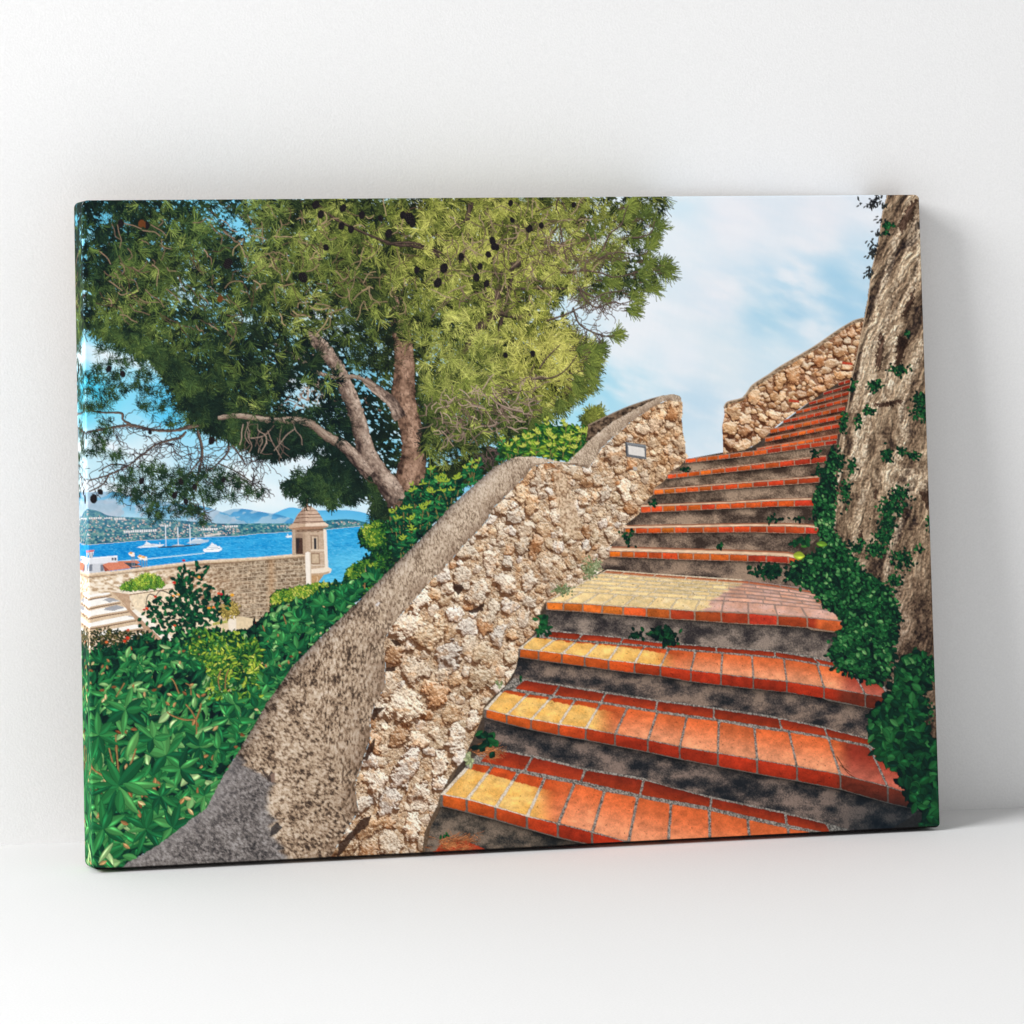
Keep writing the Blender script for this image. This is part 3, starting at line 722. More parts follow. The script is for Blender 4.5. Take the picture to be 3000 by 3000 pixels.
    # limbs seen through the crown
    for pts, w0, w1, f in [([(1381, 593), (1370, 637), (1368, 690), (1350, 760), (1345, 830)], 15, 10, BK_DARK), ([(1395, 575), (1414, 590), (1431, 631), (1442, 697), (1447, 752), (1450, 807), (1458, 868), (1466, 915)], 13, 19, BK_DARK),
                           ([(1464, 740), (1513, 697), (1552, 672), (1629, 648), (1680, 620), (1712, 582)], 14, 16, BK_DARK), ([(1466, 850), (1472, 810), (1491, 785), (1530, 772), (1596, 772), (1640, 790), (1690, 800)], 22, 12, BK_DARK),
                           ([(1466, 905), (1440, 930), (1400, 965), (1365, 1022)], 30, 18, BK_DARK), ([(1200, 719), (1266, 736), (1300, 765), (1337, 783), (1381, 796), (1431, 813)], 8, 8, BK_DARK), ([(1466, 915), (1500, 925), (1524, 930), (1557, 917)], 20, 12, BK_DARK),
                           ([(1480, 850), (1560, 845), (1694, 846)], 8, 5, BK_TWIG), ([(640, 580), (690, 620), (750, 655)], 16, 20, BK_TWIG), ([(560, 880), (640, 910), (700, 945), (740, 965)], 7, 10, BK_TWIG), ([(600, 600), (640, 640)], 8, 5, BK_TWIG),
                           ([(930, 600), (980, 640), (1060, 680), (1150, 715), (1200, 720)], 5, 8, BK_TWIG), ([(1290, 750), (1300, 650), (1330, 620)], 7, 5, BK_TWIG), ([(1365, 830), (1440, 820)], 6, 6, BK_DARK), ([(1470, 930), (1455, 1000), (1440, 1060)], 12, 8, BK_DARK),
                           ([(1500, 920), (1480, 980), (1500, 1010)], 10, 6, BK_DARK)]:
        stroke(pts, w0, w1, f, P_BR, wob=.25)
    # trunks of the pine
    stroke([(1156, 1131), (1120, 1120), (1085, 1122)], 16, 14, BK_LIT, P_TRUNK)
    stroke([(1172, 1225), (1150, 1181), (1118, 1152), (1092, 1132), (1070, 1112)], [40, 30, 26, 24, 20], 0, BK_LIT, P_TRUNK, wob=.1)
    stroke([(1085, 1135), (1070, 1160), (1050, 1185)], 20, 26, BK_LIT, P_TRUNK)
    stroke([(903, 962), (930, 1000), (958, 1032), (985, 1070), (1003, 1110), (1020, 1150), (1036, 1190), (1051, 1236), (1060, 1275), (1075, 1325), (1106, 1378), (1140, 1425), (1166, 1470)], [26, 34, 38, 38, 42, 44, 44, 46, 48, 50, 52, 58, 60], 0, BK_LIT, P_TRUNK, wob=.12)
    stroke([(700, 1219), (788, 1230), (865, 1230), (909, 1241), (953, 1274), (1008, 1307), (1051, 1351), (1085, 1390)], [11, 13, 15, 19, 22, 28, 34, 38], 0, BK_LIT, P_TRUNK, wob=.12)
    stroke([(1156, 735), (1158, 790), (1163, 850), (1172, 940), (1180, 1000), (1185, 1060), (1183, 1120), (1182, 1170), (1196, 1225), (1209, 1280), (1212, 1335), (1202, 1390), (1191, 1444), (1186, 1500), (1172, 1560), (1158, 1640)], [8, 12, 22, 50, 56, 56, 60, 70, 62, 65, 74, 80, 74, 72, 60, 34], 0, BK_MAIN, P_TRUNK, wob=.08)
    stroke([(1233, 1285), (1262, 1258), (1280, 1215), (1296, 1160)], [44, 38, 28, 20], 0, BK_DARK, P_TRUNK, wob=.1)
    stroke([(1280, 1228), (1300, 1230), (1330, 1240), (1365, 1258)], 20, 9, BK_LIT, P_BR)
    stroke([(1335, 1245), (1352, 1270), (1360, 1292)], 13, 8, BK_LIT, P_BR)
    stroke([(1080, 1385), (1126, 1380), (1140, 1400)], 5, 9, BK_BACK, P_BR)
    # lighter thin limbs crossing
    stroke([(800, 1006), (820, 1012), (854, 1033), (892, 1062), (920, 1085), (950, 1098), (986, 1104), (1041, 1104), (1075, 1118), (1100, 1132)], 8, 12, BK_THIN, P_BR, wob=.2)
    stroke([(890, 1046), (930, 1054), (968, 1068)], 8, 11, BK_TWIG, P_BR)
    stroke([(748, 1010), (790, 1006), (830, 1012)], 9, 8, BK_THIN, P_BR)
    stroke([(880, 1200), (960, 1188), (1010, 1188), (1060, 1196)], 5, 7, BK_TWIG, P_BR)
    stroke([(870, 1130), (930, 1140), (960, 1170), (1020, 1180)], 6, 8, BK_DARK, P_BR)
    stroke([(1070, 1180), (1110, 1200), (1150, 1220)], 7, 9, BK_TWIG, P_BR)
    twigs([(720, 1010), (860, 1020), (960, 1100), (920, 1200), (780, 1250), (720, 1200)], 150, 23, 24, 70, 1.9, ((120, 100, 92), (196, 176, 160)), ang=1.5)
    # ---- mid and light layers
    km = keepf(1.25, 8)
    tufts(CROWN, 4200, 18, 33, -.03, .76, P_CROWN, 131, .62, 1., km)
    # ragged windows of sky through the needles
    FL = [(300, 650, .6), (500, 620, .45), (680, 640, .9), (300, 760, .3), (450, 720, .55), (550, 860, .8), (640, 900, .7), (700, 940, .9), (380, 900, .25), (300, 980, .6), (600, 1080, .35), (800, 900, .5), (900, 700, .05), (1050, 700, .05), (850, 640, .2), (950, 980, .7), (1000, 1000, .8), (1110, 1000, .7), (880, 1160, .95), (940, 1120, .7), (800, 1180, .5), (700, 1200, .25),
          (1000, 1250, .6), (1130, 1300, .3), (1250, 1020, .5), (1350, 1010, .55), (1300, 700, .05), (1500, 650, .2), (1640, 680, .75), (1720, 650, .8), (1740, 720, .95), (1680, 800, .85), (1800, 700, .9), (1850, 620, .7), (1560, 780, .4), (1600, 900, .6), (1450, 900, .2), (1500, 1080, .2), (1650, 1050, .25), (1570, 1160, .45), (1450, 1300, .9), (1330, 1340, .8), (1250, 1330, .6), (1400, 1200, .25), (1250, 1150, .2), (1850, 780, .8), (1060, 880, .2)]
    sy, sx, M = region(CROWN)
    X, Y = GX[sy, sx], GY[sy, sx]
    fz = np.repeat(np.repeat(idw(X[::6, ::6], Y[::6, ::6], FL, 3.), 6, 0), 6, 1)[:X.shape[0], :X.shape[1]]
    ff = fbm((X * .8 + Y * .5) / 9., (Y * .8 - X * .5) / 5.5, 3, 55) * .75 + fbm(X / 60., Y / 60., 3, 57) * .35
    win = M & (ff > .80 - .22 * fz) & np.isin(IDS[sy, sx], (P_CROWN, P_BACKTREE))
    IMG[sy, sx][win] = SKY0[sy, sx][win]; IDS[sy, sx][win] = ID0[sy, sx][win]
    # redraw what stands in front of the mid layer
    stroke([(1160, 860), (1172, 940), (1180, 1000), (1185, 1060), (1183, 1120), (1182, 1170), (1196, 1225), (1209, 1280), (1212, 1335), (1202, 1390), (1191, 1444), (1186, 1500), (1172, 1560), (1158, 1640)], [16, 48, 54, 56, 60, 70, 62, 65, 74, 80, 74, 72, 60, 34], 0, BK_MAIN, P_TRUNK, wob=.08)
    stroke([(903, 962), (930, 1000), (958, 1032), (985, 1070), (1003, 1110), (1020, 1150), (1036, 1190), (1051, 1236), (1060, 1275), (1075, 1325), (1106, 1378), (1140, 1425), (1166, 1470)], [26, 34, 38, 38, 42, 44, 44, 46, 48, 50, 52, 58, 60], 0, BK_LIT, P_TRUNK, wob=.12)
    stroke([(700, 1219), (788, 1230), (865, 1230), (909, 1241), (953, 1274), (1008, 1307), (1051, 1351), (1085, 1390)], [11, 13, 15, 19, 22, 28, 34, 38], 0, BK_LIT, P_TRUNK, wob=.12)
    stroke([(1172, 1225), (1150, 1181), (1118, 1152), (1092, 1132), (1070, 1112)], [40, 30, 26, 24, 20], 0, BK_LIT, P_TRUNK, wob=.1)
    stroke([(800, 1006), (820, 1012), (854, 1033), (892, 1062), (920, 1085), (950, 1098), (986, 1104), (1041, 1104), (1075, 1118), (1100, 1132)], 8, 12, BK_THIN, P_BR, wob=.2)
    stroke([(1233, 1285), (1262, 1258), (1280, 1215), (1296, 1160)], [44, 38, 28, 20], 0, BK_DARK, P_TRUNK, wob=.1)
    for pts, w0, w1, f in [([(1466, 905), (1440, 930), (1400, 965), (1365, 1022)], 28, 16, BK_DARK), ([(1464, 740), (1513, 697), (1552, 672), (1629, 648), (1680, 620), (1712, 582)], 13, 15, BK_DARK), ([(1442, 697), (1447, 752), (1450, 807), (1458, 868), (1466, 915)], 14, 20, BK_DARK),
                           ([(1466, 850), (1472, 810), (1491, 785), (1530, 772), (1596, 772), (1650, 790)], 21, 12, BK_DARK), ([(1395, 575), (1414, 590), (1431, 631), (1442, 697)], 12, 14, BK_DARK), ([(1381, 593), (1370, 637), (1368, 690)], 14, 11, BK_DARK)]:
        stroke(pts, w0, w1, f, P_BR, wob=.25)
    front = lambda x, y: km(x, y) & ~((np.abs(x - 1190) < 42) & (y > 1000)) & ~((x > 1000) & (x < 1180) & (y > 1080)) & ~((np.abs(x - 930 - (y - 1000) * .8) < 26) & (y > 970) & (y < 1110))
    tufts(CROWN, 1900, 13, 24, -.2, .5, P_CROWN, 139, .7, 1.0, front)
    tufts(CROWN, 2500, 15, 36, .04, .92, P_CROWN, 141, .6, 1.1, front, wide=False)
    tufts(CROWN, 900, 12, 26, -.22, .5, P_CROWN, 149, .8, 1.0, front)
    tufts(CROWN, 900, 14, 38, .1, .95, P_CROWN, 151, .55, 1.1, front, wide=False)
    for pts, w0, w1 in LIMBS:
        stroke(pts, w0 * .85, w1 * .85, BK_DARK, P_BR, wob=.3)
    over = lambda x, y: front(x, y) & (x > 1240)
    tufts(CROWN, 2300, 13, 32, .06, .95, P_CROWN, 153, .6, 1.1, over, wide=False)
    # bright rosettes catching the sun
    R = RS(44)
    for poly, n in (([(900, 760), (1150, 700), (1320, 800), (1300, 900), (1100, 880), (950, 850)], 26), ([(1230, 980), (1420, 990), (1700, 960), (1720, 1080), (1560, 1170), (1400, 1180), (1240, 1160)], 90), ([(1300, 600), (1850, 590), (1800, 800), (1500, 850), (1320, 880)], 60), ([(700, 620), (1000, 600), (1000, 800), (740, 820)], 34), ([(300, 740), (650, 640), (700, 900), (480, 980), (300, 950)], 30)):
        p = scatter(poly, n, R.randint(1e6)); x, y = p[:, 0], p[:, 1]
        t, g = tone(x, y, .3, 9)
        needles(x, y, R.rand(len(x)) * 6.28, .9, np.full(len(x), 42.), 17, needle_cols(np.clip(t - .05, 0, 1), g, 1), needle_cols(np.clip(t + .3, 0, 1), g, 1), P_CROWN, R.randint(1e6), wide=False)
    # airy sprays on the sky at the right
    for x, y, a in [(1819, 640, -.3), (1900, 690, .0), (1890, 760, .2), (1930, 790, -.3), (1950, 790, .2), (1900, 840, .3), (1870, 800, .0), (1850, 870, .4), (1830, 600, -.2), (1880, 640, -.6), (1800, 760, .2), (1780, 820, .3), (1760, 740, -.2), (1720, 700, -.5), (1900, 720, -.9),
                    (1840, 905, .2), (1790, 975, .1), (1700, 1015, .2), (1735, 1040, .0), (1720, 1100, .4), (1680, 1150, .6), (1630, 1180, .8), (1740, 1020, -.2), (1725, 1070, .3), (1690, 1110, .7), (1600, 1210, .9), (1560, 1235, 1.0), (1920, 660, .1), (1850, 700, .2), (1755, 855, .6), (1700, 860, 1.2)]:
        n = 5; xs = x - 14 + 28 * R.rand(n); ys = y - 12 + 24 * R.rand(n)
        t = np.full(n, .42) + R.rand(n) * .25; g = np.full(n, .55)
        for k in range(n): line([(xs[k] - 22 * np.cos(a), ys[k] - 22 * np.sin(a) + 4), (xs[k], ys[k])], 1.6, (86, 70, 58), P_BR)
        needles(xs, ys, a + R.randn(n) * .3, .5, np.full(n, 42.), 18, needle_cols(t - .1, g, 1), needle_cols(t + .12, g, 1), P_CROWN, R.randint(1e6))
    for pts in ([(1694, 846), (1716, 879), (1749, 901), (1793, 884), (1820, 890), (1852, 880)], [(1678, 901), (1694, 945), (1727, 969), (1782, 986), (1800, 980)], [(1764, 736), (1786, 686), (1819, 659), (1830, 626), (1840, 600)], [(1850, 697), (1880, 694), (1907, 681), (1917, 648)],
                [(1700, 790), (1760, 800), (1800, 812), (1860, 800)], [(1640, 660), (1650, 720), (1660, 770)], [(1600, 940), (1660, 920), (1700, 900), (1760, 870)], [(1750, 760), (1800, 740), (1860, 745)], [(1694, 846), (1740, 870), (1770, 860), (1830, 850)], [(1560, 1110), (1620, 1105), (1660, 1080), (1690, 1040)], [(1580, 1080), (1600, 1050), (1640, 1010)]):
        stroke(pts, 5, 2, BK_TWIG, P_BR)
    net([(1694, 846), (1749, 901), (1793, 884)], 46, 60, 61, 1.5, ((70, 56, 52), (116, 100, 90)))
    net([(1678, 901), (1727, 969), (1770, 980)], 26, 50, 63, 1.4, ((60, 50, 48), (110, 96, 88)))
    net([(1600, 700), (1700, 760), (1800, 740)], 60, 60, 65, 1.5, ((70, 56, 46), (120, 102, 84)))
    twigs([(1300, 640), (1700, 600), (1760, 800), (1500, 900), (1300, 900)], 150, 67, 30, 80, 1.8, ((70, 54, 46), (170, 146, 120)))
    twigs([(1240, 1180), (1560, 1100), (1600, 1200), (1480, 1260), (1290, 1300)], 170, 69, 20, 60, 1.7, ((84, 66, 58), (190, 166, 146)))
    twigs([(700, 640), (1200, 620), (1240, 900), (900, 940), (700, 900)], 130, 71, 24, 70, 1.7, ((70, 54, 42), (180, 156, 120)))
    twigs([(280, 640), (660, 640), (680, 980), (420, 980), (280, 900)], 70, 73, 24, 80, 1.6, ((70, 54, 44), (168, 140, 116)), ang=.7, jit=.4)
    stroke([(1435, 1160), (1455, 1180), (1490, 1196), (1532, 1206)], 3, 7, BK_THIN, P_BR)
    stroke([(1430, 1250), (1450, 1245), (1456, 1235)], 5, 7, BK_THIN, P_BR)
    # ---- the long low limb over the bay, bare twigs and thin foliage
    stroke([(800, 1226), (684, 1214), (640, 1226), (600, 1238), (557, 1250), (508, 1261), (442, 1258), (390, 1246), (340, 1250), (299, 1258), (256, 1265)], [13, 12, 11, 10, 9, 8, 8, 7, 6, 4], 0, BK_TWIG, P_BR, wob=.3)
    for pts, w0, w1 in [([(546, 1264), (530, 1280), (502, 1288), (458, 1302), (420, 1330), (376, 1363), (321, 1390), (262, 1407)], 6, 3), ([(579, 1262), (590, 1300), (592, 1340), (580, 1400), (575, 1440)], 8, 4), ([(678, 1242), (667, 1275), (670, 1319), (639, 1357), (610, 1380)], 6, 3), ([(390, 1246), (362, 1230), (356, 1210), (300, 1208), (256, 1200)], 6, 3),
                        ([(690, 1285), (680, 1300), (700, 1330), (720, 1360)], 4, 2), ([(376, 1363), (330, 1360), (290, 1380)], 3, 2), ([(320, 1392), (300, 1420), (262, 1440)], 4, 2), ([(592, 1340), (560, 1380), (540, 1420)], 4, 2), ([(575, 1400), (590, 1450), (600, 1500), (596, 1535)], 3, 1.5), ([(640, 1357), (690, 1380), (750, 1420), (770, 1440)], 3, 1.5)]:
        stroke(pts, w0, w1, BK_TWIG, P_BR, wob=.3)
    dk = ((34, 34, 42), (92, 78, 74))
    net([(256, 1264), (340, 1250), (440, 1258)], 44, 70, 81, 1.1, dk)
    net([(260, 1404), (321, 1390), (376, 1363), (420, 1330)], 50, 70, 83, 1.1, dk)
    net([(458, 1302), (520, 1300), (590, 1330), (575, 1420)], 64, 90, 85, 1.1, dk)
    net([(560, 1380), (500, 1420), (430, 1440), (380, 1430)], 70, 70, 87, 1.1, dk)
    net([(600, 1400), (640, 1420), (690, 1400), (740, 1420)], 50, 70, 89, 1.1, dk)
    net([(667, 1290), (700, 1330), (760, 1350), (790, 1350)], 40, 80, 91, 1.1, dk)
    net([(560, 1470), (600, 1500), (500, 1500)], 40, 40, 93, 1.4, dk)
    net([(740, 1420), (770, 1430)], 24, 50, 94, 1.4, dk)
    Lc = [(300, 1290, 34), (270, 1320, 26), (340, 1330, 34), (310, 1250, 30), (420, 1370, 34), (470, 1385, 40), (500, 1400, 50), (540, 1390, 40), (560, 1420, 40), (430, 1435, 46), (400, 1460, 40), (470, 1465, 44), (500, 1445, 40), (450, 1495, 30), (520, 1490, 30), (460, 1512, 22), (570, 1490, 26), (560, 1455, 34), (610, 1440, 34), (640, 1420, 34), (660, 1390, 30), (700, 1420, 26), (370, 1400, 30), (350, 1430, 26), (600, 1385, 30), (620, 1470, 20), (730, 1440, 20),
          (300, 1075, 34), (340, 1110, 40), (290, 1140, 36), (380, 1130, 36), (420, 1100, 40), (330, 1160, 30), (440, 1150, 34), (270, 1110, 26), (400, 1060, 36), (350, 1060, 30), (470, 1190, 30), (420, 1190, 24), (520, 1200, 30), (260, 1190, 26), (300, 1190, 30), (360, 1020, 30), (300, 1020, 26), (500, 1240, 20), (560, 1500, 16), (596, 1530, 14), (680, 1455, 18), (755, 1445, 14)]
    R = RS(45)
    for x, y, s in Lc:
        n = max(4, int(s * .5)); xs = x + R.randn(n) * s * .5; ys = y + R.randn(n) * s * .33
        t = .04 + R.rand(n) * .36; g = np.full(n, .16)
        needles(xs, ys, R.rand(n) * 6.28, .8, 14 + 10 * R.rand(n), 13, needle_cols(t, g, 1), needle_cols(t + .14, g, 1), P_CROWN, R.randint(1e6), wide=False)
    # hanging skirt under the crown at the left of the trunk
    skirt = [(560, 1235), (640, 1270), (720, 1300), (790, 1335), (870, 1325), (930, 1270), (860, 1240), (700, 1225)]
    tufts(skirt, 420, 18, 30, -.02, .9, P_CROWN, 161, .5, .8)
    tufts([(240, 960), (330, 990), (420, 1030), (480, 1090), (540, 1180), (620, 1250), (700, 1280), (640, 1180), (520, 1060), (380, 960)], 420, 16, 26, .0, .9, P_CROWN, 163, .6, .8)
    twigs([(700, 1225), (900, 1235), (860, 1300), (740, 1300)], 22, 75, 40, 90, 1.5, ((90, 74, 66), (170, 148, 132)), ang=1.6, jit=.5)
    stroke([(640, 1224), (700, 1218), (788, 1230), (865, 1231), (909, 1241), (953, 1274), (985, 1293)], [10, 11, 13, 15, 19, 22, 25], 0, BK_THIN, P_TRUNK, wob=.2)
    tufts([(640, 1200), (900, 1215), (930, 1250), (700, 1240)], 26, 14, 30, .0, .9, P_CROWN, 165, .6, .8, wide=False)
    cones([(925, 600, 16), (940, 628, 15), (1005, 610, 14), (1000, 662, 14), (1028, 672, 14), (888, 812, 20), (1200, 640, 22), (1180, 630, 14), (1138, 684, 16), (955, 725, 12), (1060, 630, 14), (1115, 640, 11), (668, 772, 20), (1442, 705, 14), (1446, 722, 13), (1550, 670, 14), (1585, 660, 11), (1454, 724, 12), (1430, 745, 12), (1300, 785, 18), (1395, 812, 15), (1425, 830, 13), (1350, 752, 14), (1405, 780, 12), (1480, 1040, 10), (1560, 1035, 11), (1282, 828, 18), (1220, 790, 12),
           (1680, 600, 10), (1495, 595, 11), (1500, 645, 10), (415, 1408, 12), (512, 1450, 12), (530, 1410, 10), (570, 1425, 10), (545, 1468, 10), (620, 1290, 14), (655, 1405, 9), (275, 1460, 16), (295, 1440, 10), (440, 1265, 8), (1208, 655, 14), (355, 655, 14), (430, 660, 14), (320, 1080, 12), (360, 1095, 12)], 4)
    for x, y, s in ((415, 655, 13), (645, 875, 12)):
        cones([(x, y, s)], 8)
        sy, sx, M = region([(x - s, y - s), (x + s, y - s), (x + s, y + s), (x - s, y + s)]); k = (IDS[sy, sx] == P_CONE) & M
        IMG[sy, sx][k] = IMG[sy, sx][k] * .5 + C(150, 80, 30) * .6
paint_pine()
# --- shrubs and bushes
P_SHORE = part('printed_shrub', None, 'printed round dark shrub on the cliff edge below the pine trunk')
P_HEDGE = part('printed_hedge', None, 'printed clipped hedge with a yellow green top beside the turret')
P_PSHR = part('printed_planter_shrub', None, 'printed small yellow green shrub in the stone planter')
P_LANT = part('printed_flowering_shrub', None, 'printed tall thin leafed shrub with red and orange flowers')
P_FLOW = part('flower', 'printed_flowering_shrub')
P_BUSH = part('printed_bush', None, 'printed big glossy dark green bush filling the lower left')
P_STEM = part('stem', 'printed_bush')
P_LAUR = part('printed_laurel_shrub', None, 'printed laurel shoots standing behind the lower wall coping')
P_LAU2 = part('printed_laurel_shrub', None, 'printed bright green laurel between the two coping ramps')

GREEN = [(0, (4, 26, 30)), (.2, (10, 54, 42)), (.4, (20, 92, 56)), (.6, (44, 132, 70)), (.78, (98, 168, 92)), (1, (172, 204, 140))]
LIME = [(0, (6, 34, 30)), (.2, (16, 66, 40)), (.4, (44, 108, 46)), (.6, (104, 152, 50)), (.8, (172, 192, 62)), (1, (226, 224, 110))]

def bunch(poly, n, ln, wd, ramp_, t0, t1, pid, seed, ang=None, jit=3.0, hl=.35):
    p = scatter(poly, n, seed); r = RS(seed + 1)
    if len(p) == 0: return
    a = (r.rand(n) * 6.28 if ang is None else ang + r.randn(n) * jit)
    t = np.clip(t0 + (t1 - t0) * r.rand(n) ** 1.3 + (fbm(p[:, 0] / 30., p[:, 1] / 30., 2, seed) - .5) * .5, 0, 1)
    l = ln * (.6 + .7 * r.rand(n)); w = wd * (.6 + .6 * r.rand(n))
    leaves(p[:, 0], p[:, 1], a, l, w, ramp(t, ramp_), pid, seed + 2, hl)

def whorls(cs, k, ln, wd, ramp_, t0, t1, pid, seed, up=-1.57, spread=2.2, flatn=.75, hl=.4):
    r = RS(seed)
    X, Y, A, L, W, T = [], [], [], [], [], []
    for (x, y, s) in cs:
        base = up + r.randn() * .6
        order = np.argsort(np.abs(np.linspace(-1, 1, k)))[::-1]
        for j in order:
            a = base + np.linspace(-1, 1, k)[j] * spread + r.randn() * .2
            X.append(x + r.randn() * 1.5); Y.append(y + r.randn() * 1.5)
            A.append(np.arctan2(np.sin(a) * flatn, np.cos(a))); L.append(ln * s * r.uniform(.7, 1.15)); W.append(wd * s * r.uniform(.7, 1.2)); T.append(r.uniform(t0, t1))
    leaves(np.array(X), np.array(Y), np.array(A), np.array(L), np.array(W), ramp(np.array(T), ramp_), pid, seed + 1, hl, .35, .85)

def paint_shrubs():
    # shrubs on the cliff edge
    s1 = [(1044, 1560), (1065, 1545), (1090, 1530), (1120, 1520), (1160, 1560), (1200, 1570), (1180, 1660), (1120, 1720), (1060, 1750), (1000, 1740), (1008, 1700), (1012, 1672), (1050, 1650), (1080, 1625), (1090, 1615), (1060, 1600), (1052, 1580)]
    flat(s1, (22, 52, 44), P_SHORE, 10, 6, 4)
    bunch(s1, 1500, 9, 4, LIME, .0, .5, P_SHORE, 201)
    bunch([(1060, 1545), (1110, 1525), (1130, 1590), (1080, 1600)], 420, 8, 4, LIME, .35, .85, P_SHORE, 203)
    bunch([(1015, 1668), (1060, 1640), (1110, 1650), (1090, 1690), (1020, 1700)], 320, 8, 4, LIME, .3, .75, P_SHORE, 205)
    line([(1072, 1662), (1070, 1690), (1068, 1730)], 2.4, (176, 150, 118), P_SHORE)
    line([(1158, 1612), (1160, 1650), (1150, 1690)], 9, (70, 54, 46), P_TRUNK)
    # hedge
    h = [(796, 1740), (830, 1724), (872, 1722), (900, 1716), (940, 1706), (975, 1712), (1010, 1714), (1030, 1720), (1040, 1800), (960, 1830), (820, 1830), (790, 1790)]
    flat(h, (50, 74, 40), P_HEDGE, 14, 5, 3)
    bunch(h, 1600, 8, 4.5, LIME, .1, .62, P_HEDGE, 211)
    bunch([(796, 1742), (872, 1722), (940, 1706), (1015, 1714), (1020, 1736), (940, 1745), (870, 1752), (800, 1766)], 900, 8, 4.5, LIME, .5, 1., P_HEDGE, 213)
    # dry little shrub and planter shrub
    bunch(Z([(1720, 1620), (1720, 1560), (1790, 1500), (1880, 1490), (1930, 1530), (1930, 1630), (1800, 1670)]), 260, 8, 4, [(0, (110, 96, 48)), (.5, (190, 160, 80)), (1, (236, 206, 120))], .1, .9, P_PSHR, 215)
    ps = Z([(590, 1340), (650, 1290), (780, 1240), (860, 1195), (940, 1190), (1030, 1220), (1050, 1270), (1100, 1300), (930, 1330), (700, 1352)])
    flat(ps, (52, 66, 36), P_PSHR, 12, 4, 2)
    p = scatter(ps, 420, 217); r = RS(4)
    t = np.clip(.25 + .6 * r.rand(len(p)) - (p[:, 1] - 1700) * .008, 0, 1)
    needles(p[:, 0], p[:, 1], -1.57 + r.randn(len(p)) * .7, .5, np.full(len(p), 11.), 7, ramp(t, LIME), ramp(np.clip(t + .2, 0, 1), LIME), P_PSHR, 219, curve=.4)
    # flowering shrub (thin stems with dark round leaves)
    for pts in ([(556, 1830), (545, 1760), (538, 1700), (540, 1650)], [(560, 1830), (500, 1780), (440, 1740), (425, 1790)], [(560, 1800), (600, 1760), (650, 1750), (690, 1740)], [(545, 1770), (500, 1740), (470, 1730), (455, 1750)], [(560, 1820), (490, 1810), (430, 1810)]):
        stroke(pts, 2.4, 1.4, BK_TWIG, P_LANT)
    cl = [(540, 1665, 4, 16), (548, 1690, 8, 20), (535, 1700, 8, 22), (590, 1695, 7, 22), (545, 1720, 14, 26), (560, 1740, 16, 30), (530, 1755, 12, 28), (480, 1765, 9, 30), (450, 1785, 8, 28), (432, 1810, 4, 18), (470, 1800, 9, 24), (500, 1790, 12, 30), (540, 1790, 20, 34), (580, 1790, 18, 34), (610, 1765, 10, 30), (640, 1750, 8, 26), (655, 1768, 5, 18), (600, 1815, 16, 34), (560, 1825, 18, 30), (520, 1830, 14, 30), (480, 1835, 8, 26), (630, 1800, 8, 22), (610, 1725, 5, 16), (575, 1660, 4, 14), (500, 1850, 8, 24)]
    R = RS(71)
    for x, y, n, s in cl:
        n = int(n * 1.6)
        xs = x + R.randn(n) * s * .55; ys = y + R.randn(n) * s * .5
        leaves(xs, ys, R.rand(n) * 6.28, 12 + 8 * R.rand(n), 6 + 5 * R.rand(n), ramp(np.clip(.12 + .42 * R.rand(n) ** 1.4, 0, 1), GREEN), P_LANT, R.randint(1e6), .25)
    # the mottled shrub on the steps
    st = [(250, 1850), (300, 1838), (340, 1845), (380, 1852), (430, 1850), (440, 1880), (430, 1905), (360, 1920), (255, 1935)]
    bunch(st, 700, 9, 4, [(0, (20, 40, 34)), (.4, (60, 70, 44)), (.7, (96, 84, 50)), (1, (150, 140, 84))], .0, .9, P_LANT, 221, .1, .7)
    bunch([(250, 1890), (330, 1900), (430, 1860), (470, 1880), (440, 1920), (255, 1930)], 320, 14, 7, GREEN, .1, .5, P_LANT, 223, -.3, .8)
    bunch([(243, 1830), (258, 1820), (262, 1900), (258, 1940), (247, 1940)], 60, 12, 5, GREEN, .2, .6, P_LANT, 224)
    for x, y, s, c in [(374, 1868, 7, (214, 50, 34)), (365, 1877, 6, (206, 56, 30)), (385, 1898, 6, (222, 64, 32)), (492, 1895, 6, (226, 70, 36)), (538, 1641, 5, (190, 40, 40)), (510, 1706, 6, (214, 44, 36)), (455, 1747, 5, (206, 60, 40)), (430, 1782, 6, (220, 66, 36)), (422, 1785, 4, (180, 40, 40)), (512, 1832, 4, (230, 80, 40)), (583, 1690, 5, (240, 150, 70)), (640, 1737, 5, (226, 90, 50)), (648, 1739, 5, (190, 30, 50)), (680, 1742, 7, (244, 170, 50)), (522, 1741, 5, (240, 170, 70)), (508, 1744, 4, (236, 150, 70)), (612, 1780, 5, (244, 160, 50)), (625, 1778, 5, (236, 120, 50)), (375, 1845, 6, (206, 90, 60)), (312, 1880, 5, (226, 110, 60)), (254, 1806, 4, (220, 80, 40)), (253, 1815, 4, (230, 90, 50)), (745, 1822, 6, (150, 26, 30)), (755, 1848, 7, (240, 150, 60)), (715, 1868, 6, (240, 160, 60)), (822, 1795, 5, (244, 190, 50)), (835, 1789, 4, (244, 190, 50)), (700, 1855, 5, (150, 40, 40)), (840, 1820, 4, (240, 180, 60)), (585, 1917, 4, (236, 120, 60)), (380, 1935, 4, (226, 100, 50))]:
        n = 90; th = R.rand(n) * 6.28; u = np.sqrt(R.rand(n)) * s * .8
        q = to_r(np.c_[x + u * np.cos(th), y + u * np.sin(th) * .8])
        cc = np.array(c) * (.8 + .4 * R.rand(n)[:, None])
        splat(q[:, 0], q[:, 1], cc, P_FLOW); splat(q[:, 0] + 1, q[:, 1], cc, P_FLOW)

